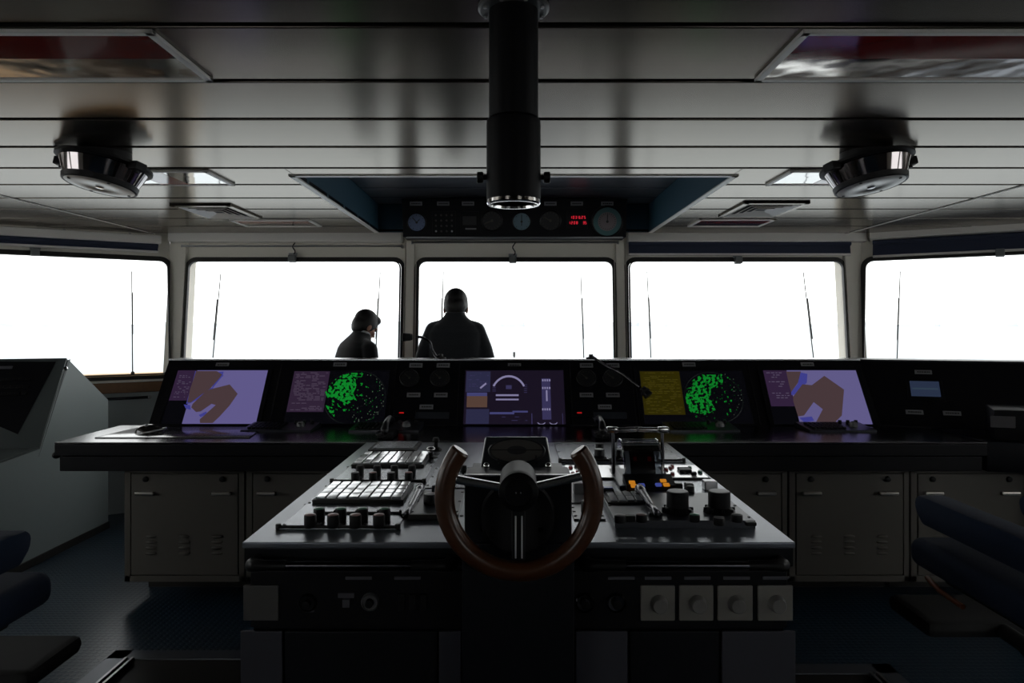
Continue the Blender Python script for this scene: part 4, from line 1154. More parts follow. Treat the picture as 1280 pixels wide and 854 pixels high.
for px, cap in zip((442.6, 465, 488, 510), (WHITEC, PINKC, WHITEC, PINKC)): q = onz(px, 603, ZD+.004); knob(pa_, q.x, q.y+.02, ZD+.004, .0165, .036, cap)
pb_ = plate(-.745, -.367, 2.275, 2.925, 'left front control panel with white keypad, green and pink topped knobs')
keypad(pb_, -.718, -.405, 2.60, 2.86, 8, 4, ZD+.004, KEYW, tilt=1.0)
for px in (399, 426, 453, 481): q = onz(px, 651, ZD+.004); knob(pb_, q.x, q.y, ZD+.004, .0185, .040, GREENC, lab='black knob with green cap', name='knob')
for px in (386, 415, 443, 472.6): q = onz(px, 661, ZD+.004); knob(pb_, q.x, q.y+.015, ZD+.004, .019, .040, PINKC, lab='black knob with pink cap')
for px in (412, 439, 466, 494): q = onz(px, 642, ZD+.004); mb = MB(); mb.b2((q.x-.018, q.y-.004, ZD+.004), (q.x+.018, q.y+.004, ZD+.010)); mb.box((q.x+.018, q.y, ZD+.010), (.008, .012, .012), bev=.002); mb.build('pointer', GASKET, pb_)
# display pad
r = plate(-.735, -.495, 3.63, 3.885, 'dark flat display pad at the far left of the centre console', m=GASKET, h=.016, rail=False, name='display_pad')
mb = MB(); mb.b2((-.72, 3.655, ZD+.016), (-.51, 3.87, ZD+.020), bev=.002); mb.build('glass', PLATE, r)
# joystick cluster
q = onz(538.6, 573, ZD)
r = empty('joystick', (q.x, q.y, ZD), 'small chrome joystick on the far left of the centre console', 'joystick')
mb = MB(); mb.lathe([(0, 0), (.035, 0), (.033, .008), (.012, .012), (.010, .03)], T(q.x, q.y, ZD), 24); mb.build('base', BLACKP, r)
mb = MB(); mb.cyl((q.x, q.y, ZD+.01), (q.x, q.y, ZD+.04), .006, .006, 10); mb.ell((q.x, q.y, ZD+.045), (.022, .022, .012)); mb.build('grip', CHROME, r)
q = onz(545, 563, ZD); r = empty('joystick', (q.x, q.y, ZD), 'small black joystick behind the chrome one', 'joystick')
mb = MB(); mb.lathe([(0, 0), (.03, 0), (.028, .008), (.01, .02), (.01, .04), (.018, .05), (.014, .065), (0, .068)], T(q.x, q.y, ZD), 20); mb.build('grip', BLACKP, r)
# panel C with white-topped knob
r = plate(-.352, -.185, 2.40, 2.76, 'small dark control panel with one white knob left of the steering stand', m=PLATED, h=.014, rail=False)
mb = MB(); mb.b2((-.352, 2.385, ZD), (-.185, 2.40, ZD+.018), bev=.002); mb.build('front_strip', GASKET, r)
knob(r, -.295, 2.55, ZD+.014, .024, .034, WHITEC, lab='knob with white cap')
mb = MB(); mb.b2((-.296, 2.60, ZD+.014), (-.280, 2.615, ZD+.065), bev=.003); mb.build('toggle', BLACKP, r)
r = plate(-.352, -.185, 2.84, 3.25, 'plain grey control panel behind the left side of the steering wheel', h=.004, rail=False)
knob(r, -.27, 3.05, ZD+.004, .018, .03, BLACKP); knob(r, -.22, 3.17, ZD+.004, .014, .02, BLACKP)

def wand(x, y0, y1, z, lab):
    r = empty('microphone_wand', (x, (y0+y1)/2, z), lab, 'hand microphone', 'hand microphones on the centre console')
    zt = z+.016
    mb = MB(); mb.cyl((x, y0, zt), (x, y0+.10, zt), .012, .011, 16, bev=.003); mb.cyl((x, y0+.10, zt), (x, y1-.09, zt+.006), .011, .0145, 16); mb.build('handle', DSTEEL, r)
    mb = MB(); mb.lathe([(0, 0), (.015, 0), (.018, .02), (.018, .06), (.012, .085), (0, .09)], frame((x, y1-.09, zt+.006), (1, 0, 0), (0, 0, -1)), 20); mb.build('head', DSTEEL, r)
    for y in (y0+.04, y1-.06):
        mb = MB(); mb.b2((x-.022, y-.012, z), (x+.022, y+.012, z+.012), bev=.003); mb.build('clip', BLACKP, r)
wand(-.356, 2.385, 2.78, ZD+.0, 'slim metal hand microphone lying beside the green topped knobs')

# right side panels
r = plate(.218, .455, 3.36, 3.84, 'grey control panel with black knob at the far right of the compass repeater', m=PLATE, h=.010)
knob(r, .408, 3.42, ZD+.010, .024, .045, WHITEC, skirt=.034); knob(r, .43, 3.6, ZD+.010, .02, .04, BLACKP)
MARKW = mat('white engraved panel', (.70, .71, .72), .18, metal=.4, spec=1.0)
def markpanel(x0, x1, y0, y1, lab, marks):
    r = plate(x0, x1, y0, y1, lab, m=BLACKP, h=.006, rail=False)
    mb = MB(); mb.solid([(x0+.008, y0+.008, ZD+.006), (x1-.008, y0+.008, ZD+.006), (x1-.008, y1-.008, ZD+.006), (x0+.008, y1-.008, ZD+.006)],
                        [(x0+.008, y0+.008, ZD+.009), (x1-.008, y0+.008, ZD+.009), (x1-.008, y1-.008, ZD+.016), (x0+.008, y1-.008, ZD+.016)])
    plab(mb.build('white_face', MARKW, r), 'white sloping face')
    K = Plane((x0, y0+.008, ZD+.009), (1, 0, 0), (0, (y1-y0-.016), .007))
    for (a, b, rad, m, nm) in marks:
        if m is BLACKP:
            mb = MB(); mb.box((a, b, .006), (rad*2, rad*2.2, .012), K.M, bev=.003); mb.build('switch', m, r)
        else:
            mb = MB(); mb.lathe([(0, .003), (rad*.8, .003), (rad, 0)], K.M @ T(a, b, .0) @ Matrix.Diagonal((1, 1.9, 3, 1)), 16); plab(mb.build('indicator_lamp', m, r), nm)
    return r
markpanel(.222, .44, 3.00, 3.24, 'white marked panel with red symbols behind the right rim of the wheel',
          [(.03, .05, .010, REDM, 'red mark'), (.055, .09, .010, REDM, 'red mark'), (.075, .13, .010, REDM, 'red mark'), (.03, .17, .010, REDM, 'red mark'), (.10, .20, .008, REDM, 'red mark'), (.12, .10, .014, BLACKP, ''), (.06, .20, .012, BLACKP, '')])
markpanel(.645, .822, 3.00, 3.24, 'white marked panel with red and green lamps right of the telegraph',
          [(.03, .05, .009, REDM, 'red lamp'), (.045, .16, .009, REDM, 'red lamp'), (.02, .13, .009, REDM, 'red lamp'), (.06, .19, .008, REDM, 'red lamp'), (.095, .11, .026, BLACKP, ''), (.12, .045, .010, BLACKP, ''), (.13, .16, .009, GREENM, 'green lamp'), (.155, .08, .010, GREENM, 'green lamp')])
r = plate(.64, .80, 3.38, 3.85, 'grey triangular looking panel at the rear right of the centre console', h=.006)
knob(r, .685, 3.5, ZD+.006, .022, .04, WHITEC)

# knob block left of telegraph
r = plate(.20, .305, 2.60, 2.92, 'narrow pale control panel with square grey knob beside the right wheel rim', m=mat('pale plate', (.30, .31, .33), .35), h=.005, rail=False)
mb = MB(); mb.box((.25, 2.74, ZD+.026), (.045, .045, .042), bev=.006); plab(mb.build('square_knob', GREYC, r), 'square grey knob')
r = plate(.20, .305, 2.38, 2.57, 'narrow dark control panel right below the square grey knob', m=PLATED, h=.005, rail=False)
knob(r, .25, 2.46, ZD+.005, .02, .04, GREYC)
r = empty('selector_knob', (.349, 2.66, ZD), 'small black selector with blue top beside the telegraph', 'knob')
mb = MB(); mb.box((.349, 2.66, ZD+.022), (.04, .04, .044), bev=.005); mb.build('body', BLACKP, r)
mb = MB(); mb.box((.349, 2.66, ZD+.0455), (.032, .030, .004), bev=.001); plab(mb.build('cap', BLUEC, r), 'blue cap')
mb = MB(); mb.b2((.37, 2.655, ZD), (.405, 2.665, ZD+.012), bev=.002); mb.build('pointer', GASKET, r)

# engine telegraph
tx0, tx1, tyc, tr = .452, .606, 3.06, .145
r = empty('engine_telegraph', ((tx0+tx1)/2, tyc, ZD), 'engine telegraph with clear dome, two tall levers and amber lamps', 'engine telegraph')
mb = MB(); mb.b2((tx0-.035, 2.83, ZD), (tx1+.035, 3.24, ZD+.014), bev=.004); mb.build('base', PLATED, r)
def sector(mb, x0, x1, rad, a0, a1, n, z0=ZD+.014):
    A = [(x0, tyc-rad*math.cos(a0+(a1-a0)*k/n), z0+rad*math.sin(a0+(a1-a0)*k/n)) for k in range(n+1)]
    B = [(x1, y, z) for _, y, z in A]
    mb.solid(A, B)
mb = MB(); sector(mb, tx0+.026, tx1-.026, tr-.018, 0, PI, 20); mb.build('quadrant', mat('quadrant black', (.012, .008, .01), .3), r)
mb = MB()
for k, m_ in ((5, 1), (9, 0), (13, 1)):
    a0 = PI*k/26; a1 = PI*(k+1.4)/26; rr = tr-.0175
    for xa, xb in ((tx0+.04, tx0+.055), (tx1-.055, tx1-.04)):
        mb.poly([(xa, tyc-rr*math.cos(a0), ZD+.014+rr*math.sin(a0)), (xb, tyc-rr*math.cos(a0), ZD+.014+rr*math.sin(a0)), (xb, tyc-rr*math.cos(a1), ZD+.014+rr*math.sin(a1)), (xa, tyc-rr*math.cos(a1), ZD+.014+rr*math.sin(a1))])
mb.build('scale', REDM, r)
# clear dome as thin shell
mb = MB(); t = bmesh.new(); n = 24
def arc(x, rad): return [t.verts.new((x, tyc-rad*math.cos(PI*k/n), ZD+.014+rad*math.sin(PI*k/n))) for k in range(n+1)]
L, R_ = arc(tx0, tr), arc(tx1, tr); L2, R2 = arc(tx0+.005, tr-.005), arc(tx1-.005, tr-.005)
for k in range(n):
    t.faces.new((L[k], L[k+1], R_[k+1], R_[k])); 
cl_, cr_ = t.verts.new((tx0, tyc, ZD+.014)), t.verts.new((tx1, tyc, ZD+.014))
for k in range(n): t.faces.new((cl_, L[k+1], L[k])); t.faces.new((cr_, R_[k], R_[k+1]))
mb._merge(t); plab(mb.build('dome', ACRYL, r), 'clear acrylic dome')
mb = MB()
for x in (tx0, tx1): mb.tube([(x, tyc-tr*math.cos(PI*k/24), ZD+.014+tr*math.sin(PI*k/24)) for k in range(25)], .0035, 8)
mb.cyl((tx0, tyc, ZD+.014+tr), (tx1, tyc, ZD+.014+tr), .003, .003, 8)
plab(mb.build('dome_edge', mat('bright dome edge', (.7, .72, .75), .15, metal=1), r), 'bright dome edge')
for i, x in enumerate((.424, .634)):
    mb = MB(); mb.tube([(x, tyc, ZD+.014), (x, tyc+.004, ZD+.10), (x, tyc+.012, 1.105)], .0075, 12); lv = mb.build('lever', DSTEEL, r)
    mb = MB(); mb.box((x-.004 if i == 0 else x+.004, tyc+.013, 1.118), (.052, .03, .026), bev=.008)
    if i == 0: mb.cyl((x+.02, tyc+.013, 1.118), (.527, tyc+.013, 1.120), .010, .010, 14, bev=.003)
    else: mb.cyl((.531, tyc+.013, 1.120), (x-.02, tyc+.013, 1.118), .010, .010, 14, bev=.003)
    mb.build('lever_handle', mat('polished handle', (.6, .6, .6), .16, metal=1), lv)
# amber and blue lamps on a sloped front module
mb = MB(); mb.solid([(.44, 2.79, ZD), (.632, 2.79, ZD), (.632, 2.91, ZD), (.44, 2.91, ZD)], [(.44, 2.80, ZD+.022), (.632, 2.80, ZD+.022), (.632, 2.905, ZD+.045), (.44, 2.905, ZD+.045)]); mo = mb.build('lamp_module', BLACKP, r)
TP = Plane((.44, 2.80, ZD+.022), (1, 0, 0), (0, .105, .023))
AMB = emis('amber lamp', (.60, .22, .015), .75); BLL = emis('blue lamp', (.05, .07, .30), .8)
for px, py, m_ in ((790, 605, AMB), (792.5, 609.5, AMB), (802, 608.5, BLL), (823, 608, BLL), (829, 603, AMB), (833, 608, AMB)):
    u = TP.uv(px, py-1.0); mb = MB(); mb.box((u.x, u.y, .003), (.024, .020, .008), TP.M, bev=.002); plab(mb.build('lamp', m_, mo), 'glowing amber lamp' if m_ is AMB else 'blue lamp')

# right front base unit with big knobs
r = plate(.322, .768, 2.285, 2.66, 'right front control panel with two large grey topped knobs', m=PLATED, h=.026, rail=False)
zt = ZD+.026
def onb(px, py): return onz(px, py, zt)
for px in (847, 899):
    q = onb(px, 640); mb = MB(); mb.lathe([(0, 0), (.052, 0), (.052, .004), (.040, .016), (.036, .018), (.036, .066), (.034, .069), (0, .069)], T(q.x, q.y, zt), 36)
    for a in range(8): mb.box((.044, 0, .010), (.016, .008, .012), T(q.x, q.y, zt) @ Matrix.Rotation(a*PI/4, 4, 'Z'), bev=.002)
    k = mb.build('large_knob', BLACKP, r); mb = MB(); mb.lathe([(.033, 0), (.032, .0015), (0, .002)], T(q.x, q.y, zt+.069), 32); plab(mb.build('cap', GREYC, k), 'flat grey top')
keypad(r, .335, .455, 2.50, 2.64, 4, 2, zt, mat('grey key', (.18, .19, .21), .3), h=.012, darkset=set())
for px, py, cap, sz in ((775, 653, GREYC, .018), (802, 652, mat('brown cap', (.16, .08, .07), .4), .018), (868, 652, GREENC, .017), (899, 656, GREYC, .018), (921, 652, GREYC, .018)):
    q = onb(px, py); knob(r, q.x, q.y, zt, sz, .022, cap)
q = onb(788, 652); mb = MB(); mb.b2((q.x-.015, q.y-.012, zt), (q.x+.015, q.y+.012, zt+.02), bev=.003); mb.build('push_button', BLACKP, r)
q = onb(940, 657); mb = MB(); mb.b2((q.x-.02, q.y-.01, zt), (q.x+.012, q.y+.012, zt+.012), bev=.003); mb.build('end_block', BLACKP, r)
wand(.460, 2.30, 2.66, zt, 'slim metal hand microphone lying on the right front control panel')
r = plate(.635, .80, 2.70, 2.93, 'small grey control panel with two white buttons and chrome square knob', h=.004, rail=False)
for px in (847.5, 861):
    q = onz(px, 612, ZD); mb = MB(); mb.b2((q.x-.016, q.y-.016, ZD+.004), (q.x+.016, q.y+.016, ZD+.024), bev=.003); b_ = mb.build('push_button', BLACKP, r)
    mb = MB(); mb.b2((q.x-.013, q.y-.013, ZD+.024), (q.x+.013, q.y+.013, ZD+.027), bev=.001); plab(mb.build('cap', WHITEC, b_), 'white cap')
mb = MB(); mb.box((.765, 2.81, ZD+.004+.018), (.05, .05, .036), bev=.005); plab(mb.build('square_knob', STEEL, r), 'chrome square knob')
q = onz(866, 626, ZD); r2 = empty('selector_knob', (q.x, 2.69, ZD), 'small round black selector between the two large grey topped knobs', 'knob')
mb = MB(); mb.cyl((q.x, 2.69, ZD), (q.x, 2.69, ZD+.045), .018, .016, 20, bev=.004); mb.build('body', BLACKP, r2)
mb = MB(); mb.b2((q.x+.012, 2.684, ZD), (q.x+.045, 2.694, ZD+.010), bev=.002); mb.build('pointer', GASKET, r2)
# small loose screws along the worktop sides
mb = MB()
for px, py in ((382, 631), (408, 608), (435, 584), (452, 570), (526, 608), (577, 645), (574, 635)):
    q = onz(px, py, ZD); mb.cyl((q.x, q.y, ZD-.001), (q.x, q.y, ZD+.002), .007, .006, 10)
mb.build('screws', GASKET, cc)

# ------------------------------------------------------------------ steering stand
ST = empty('steering_stand', (.012, 2.1, 0), 'black steering stand with wooden steering wheel in front of the centre console', 'steering stand')
mb = MB(); sx0, sx1 = -.131, .156
mb.b2((sx0-.006, 2.0, .96), (sx1+.006, 2.125, 1.148), bev=.006)
mb.b2((sx0, 2.12, .922), (sx1, 2.33, 1.120), bev=.004); mb.build('head_box', BLACK, ST)
mb = MB(); mb.b2((sx0-.012, 1.995, 0), (sx1+.012, 2.128, .962), bev=.006); mb.build('pedestal', BLACK, ST)
mb = MB(); mb.b2((sx0-.004, 1.998, 1.146), (sx1+.004, 2.012, 1.151), bev=.001); mb.build('edge_strip', STEEL, ST)
# ring on the face
mb = MB(); mb.lathe([(.104, 0), (.104, .008), (.098, .010), (.092, .008), (.0, .008)], frame((.012, 2.0, 1.035), (1, 0, 0), (0, 0, 1)), 48); mb.build('face_ring', BLACKP, ST)
for x in (-.085, .075):
    mb = MB(); mb.cyl((x, 2.0, 1.00), (x, 1.992, 1.00), .008, .007, 12); mb.build('screw', DSTEEL, ST)
# compass repeater
cr = empty('compass_repeater', (.012, 2.22, 1.12), 'dark slanted compass repeater box with oval dial above the steering wheel', 'compass')
RA = [(-.100, 2.105, 1.122), (.116, 2.105, 1.122), (.116, 2.335, 1.122), (-.100, 2.335, 1.122)]
RBt = [(-.100, 2.105, 1.140), (.116, 2.105, 1.140), (.110, 2.345, 1.205), (-.094, 2.345, 1.205)]
mb = MB(); mb.solid(RA, RBt); cb = mb.build('case', mat('repeater case', (.020, .023, .025), .3), cr)
bv = cb.modifiers.new('bev', 'BEVEL'); bv.width = .008; bv.segments = 3
CP = Plane((.010, 2.105, 1.1405), (1, 0, 0), (0, .24, .065))
mb = MB(); mb.lathe([(.0, .0015), (.082, .0015), (.086, .004), (.09, .0015), (.09, 0)], CP.M @ T(0, .135), 48); mb.build('bezel_ring', mat('bezel', (.03, .032, .034), .4), cr)
mb = MB(); mb.lathe([(0, .0022), (.080, .0022)], CP.M @ T(0, .135), 48); mb.m(1).lathe([(0, .003), (.03, .003), (.03, .0022)], CP.M @ T(0, .135), 32)
mb.m(2).box((0, .135, .003), (.16, .004, .001), CP.M); mb.build('compass_card', [mat('compass card', (.15, .14, .125), .45), mat('card hub', (.03, .03, .03), .5), INK], cr)
for x in (-.09, .092):
    mb = MB(); c = CP.w(x-.0, .018, .006); mb.ell(c, (.0095, .0095, .011)); mb.build('knob', CHROME, cr)
for x, h in ((-.055, .03), (.058, .05)):
    mb = MB(); mb.box((x, .04+h/2, .004), (.005, h, .004), CP.M); mb.build('pointer', GASKET, cr)

# wheel (parts of the stand)
WC = at(649, 621, 1.85); R0 = .192
mb = MB(); pts = []; a0, a1 = math.radians(143), math.radians(397)
for k in range(49):
    a = a0+(a1-a0)*k/48; pts.append((WC.x+R0*math.cos(a), 1.85+0.0*math.sin(a), WC.z+R0*math.sin(a)))
ends = []
t = MB()
e0 = (Vector(pts[0])-Vector(pts[1])).normalized(); e1 = (Vector(pts[-1])-Vector(pts[-2])).normalized()
pts = [Vector(pts[0])+e0*.006]+pts+[Vector(pts[-1])+e1*.006]
t.tube(pts, [.021]+[.0255]*49+[.021], 24); rim = t.build('steering_wheel', WOOD, ST); plab(rim, 'open-topped brown wooden wheel rim')
hub = at(648, 613.5, 1.85)
mb = MB(); mb.lathe([(.05, -.15), (.05, -.02), (.052, -.0), (.050, .018), (.036, .028), (.034, .024), (0, .022)], frame((hub.x, 1.85, hub.z), (1, 0, 0), (0, 0, 1)), 40); hb = mb.build('hub', PERI, rim)
mb = MB()
for s in (-.006, .006): mb.cyl((hub.x+s, 1.828, hub.z), (hub.x+s, 1.824, hub.z), .002, .002, 8)
mb.build('hub_screw', STEEL, rim)
for px, py in ((569, 599), (728, 595)):
    e = at(px, py, 1.85); s0 = Vector((hub.x, 1.85, hub.z)); d = (e-s0).normalized(); e2 = s0+d*((e-s0).length)
    X = d; Zv = Vector((0, -1, 0)); Yv = Zv.cross(X).normalized(); 
    if Yv.z < 0: Yv = -Yv
    L = (e2-s0).length
    M = Matrix((X, Zv, Yv)).transposed().to_4x4(); M.translation = s0
    mb = MB(); mb.box(((.045+L)/2, 0, 0), (L-.045, .022, .020), M, bev=.005); sp = mb.build('spoke', mat('polished spoke', (.42, .42, .42), .22, metal=1), rim)
mb = MB(); mb.box((hub.x, 1.85, hub.z-.105), (.034, .020, .14), bev=.004); mb.build('spoke', BLACKP, rim)
for s in (-.008, .008):
    mb = MB(); mb.cyl((hub.x+s+.001, 1.838, hub.z-.062), (hub.x+s+.001, 1.838, hub.z-.170), .0021, .0021, 10); plab(mb.build('chrome_strip', mat('bright strip', (.9, .9, .88), .3, metal=1.0), rim), 'bright chrome strip')

# ------------------------------------------------------------------ left side console
sc = empty('side_console', (-3.4, 5.0, 0), 'grey side console with slanted black panel at the left edge', 'console')
XS = -3.12
def S3(pxy, Y): return at(pxy[0], pxy[1], Y)
side = [(4.25, .0), (5.54, .0), (5.54, .985), (5.05, 1.318), (5.035, 1.318), (4.74, .745), (4.25, .715)]
SD = Vector((-.94, -.34, 0)).normalized()*1.0
mb = MB(); A = [Vector((XS, y, z)) for y, z in side]; B = [p+SD for p in A]; mb.solid(A, B); plab(mb.build('body', SIDEG, sc), 'grey green end panel')
# dark trimmed front: sloped face, proud of the body
fa = [Vector((XS+.004, 5.03, 1.322)), Vector((XS+.004, 4.735, .748)), Vector((XS+.004, 4.26, .718))]
o = Vector((0, -.012, .010))
mb = MB(); mb.solid([fa[0], fa[1], fa[1]+SD, fa[0]+SD], [fa[0]+o, fa[1]+o, fa[1]+SD+o, fa[0]+SD+o])
mb.solid([fa[1], fa[2], fa[2]+SD, fa[1]+SD], [q+Vector((0, 0, .014)) for q in (fa[1], fa[2], fa[2]+SD, fa[1]+SD)])
mb.solid([Vector((XS+.006, 5.03, 1.318)), Vector((XS+.006, 5.06, 1.322)), Vector((XS+.006, 4.93, 1.10)), Vector((XS+.006, 4.72, .70))], [Vector((XS+.008, 5.03, 1.318)), Vector((XS+.008, 5.06, 1.322)), Vector((XS+.008, 4.93, 1.10)), Vector((XS+.008, 4.72, .70))])
mb.build('panel_frame', SIDED, sc)
SP = Plane(fa[0]+o, -SD, fa[0]-fa[1])
# black instrument face, with a chamfered lower corner
def SPq(px, py, n=.002): u = SP.uv(px, py); return (u.x, u.y)
poly = [SPq(-60, 452), SPq(70, 452.5), SPq(22, 543), SPq(-4, 532), SPq(-60, 532)]
mb = MB(); mb.prism(poly, .004, SP.M); mb.build('instrument_face', PANELB, sc)
mb = MB(); u = SP.uv(82, 461); mb.cyl(SP.w(u.x, u.y, 0), SP.w(u.x, u.y, .012), .016, .012, 16, bev=.003); mb.build('lock', CHROME, sc)
mb = MB(); u = SP.uv(5, 460); mb.box((u.x, u.y, .006), (.10, .02, .004), SP.M); mb.build('name_plate', DLAB, sc)
mb = MB(); rnd = random.Random(8)
for j in range(3):
    for i in range(5):
        u = SP.uv(4+i*8-j*3, 475+j*9); mb.box((u.x, u.y, .008), (.035, .02, .012), SP.M, bev=.003)
mb.build('push_buttons', BLACKP, sc)
mb = MB(); mb.solid([Vector((XS+.012, 4.25, 0)), Vector((XS+.012, 5.54, 0)), Vector((XS, 5.54, 0)), Vector((XS, 4.25, 0))], [Vector((XS+.012, 4.25, .05)), Vector((XS+.012, 5.54, .05)), Vector((XS, 5.54, .05)), Vector((XS, 4.25, .05))]); mb.build('kick_strip', GASKET, sc)

# ------------------------------------------------------------------ chairs
def chair(loc, rz, lab, armlen):
    x, y, z = 0, 0, 0
    r = empty('helm_chair', loc, lab, 'chair', None, rz)
    base = Vector(loc)
    def B(mb, name, m, parent=r, lab=None, ss=0):
        o = mb.build(name, m, None, loc=(0, 0, 0)); o.parent = parent
        if lab: plab(o, lab)
        return o
    mb = MB(); mb.lathe([(0, .0), (.16, 0), (.16, .02), (.10, .04), (.055, .07), (.05, .50), (.12, .54), (.12, .56), (0, .56)], None, 32); B(mb, 'pedestal', BLACKP)
    mb = MB(); mb.box((0, 0, .575), (.48, .6, .04), bev=.01); B(mb, 'seat_frame', BLACKP)
    mb = MB(); mb.box((0, 0.0, .652), (.64, .84, .116), bev=.045, seg=5); B(mb, 'seat', CHAIRB)
    mb = MB(); mb.box((0, -.42, 1.05), (.56, .14, .74), Matrix.Rotation(.12, 4, 'X'), bev=.06, seg=5); B(mb, 'backrest', CHAIRB)
    for s in (-1, 1):
        mb = MB(); ya = armlen
        prof = [(-.40, .755), (ya-.06, .755), (ya-.01, .80), (ya, .845), (ya-.03, .87), (ya-.10, .872), (-.40, .872)]
        mb.prism([(a, b) for a, b in prof], .115, Matrix(((0, 0, 1, s*.215-.0575), (1, 0, 0, 0), (0, 1, 0, 0), (0, 0, 0, 1))), bev=.016); a_ = B(mb, 'armrest', CHAIRB)
        mb = MB(); mb.box((s*.215, -.25, .735), (.03, .08, .06), bev=.006); B(mb, 'arm_bracket', BLACKP)
    mb = MB(); mb.box((0, .46, .365), (.60, .32, .07), bev=.03); mb.tube([(0, .04, .30), (0, .20, .36), (0, .40, .365)], .03, 12); B(mb, 'footrest', RUBBER)
    mb = MB(); mb.tube([(-.27, .36, .555), (-.29, .24, .545), (-.29, .10, .54)], .010, 10); B(mb, 'adjusting_lever', ORANGE, lab='orange lever')
    return r
chair((1.925, 2.52, .0), 0, 'blue upholstered helm chair at the right edge facing the windows', .46)
chair((-1.925, 2.11, .0), 0, 'blue upholstered helm chair at the lower left edge facing the windows', .37)

# floor tracks for the chairs
def track(x0, x1, y1, lab):
    y0 = 2.62
    r = empty('floor_track', ((x0+x1)/2, (y0+y1)/2, 0), lab, 'floor track', 'chair tracks on the floor')
    mb = MB(); w = .09
    mb.b2((x0, y0, 0), (x0+w, y1, .012), bev=.003); mb.b2((x1-w, y0, 0), (x1, y1, .012), bev=.003); mb.b2((x0, y1-w, 0), (x1, y1, .012), bev=.003)
    plab(mb.build('border_plate', mat('grey track plate', (.16, .17, .19), .35, metal=.6), r), 'grey border plate')
    mb = MB(); mb.b2((x0+w, y0, 0), (x1-w, y1-w, .006)); mb.build('track_bed', GASKET, r)
    for xx in (x0+w+.035, x1-w-.035):
        mb = MB(); mb.b2((xx-.022, y0, .006), (xx-.008, y1-w-.02, .03), bev=.002); mb.b2((xx+.008, y0, .006), (xx+.022, y1-w-.02, .03), bev=.002); mb.build('rail', STEEL, r)
track(-1.90, -.95, 3.44, 'metal chair track set in the floor beside the lower left chair')
track(.98, 1.72, 3.30, 'dark chair track on the floor left of the right chair')

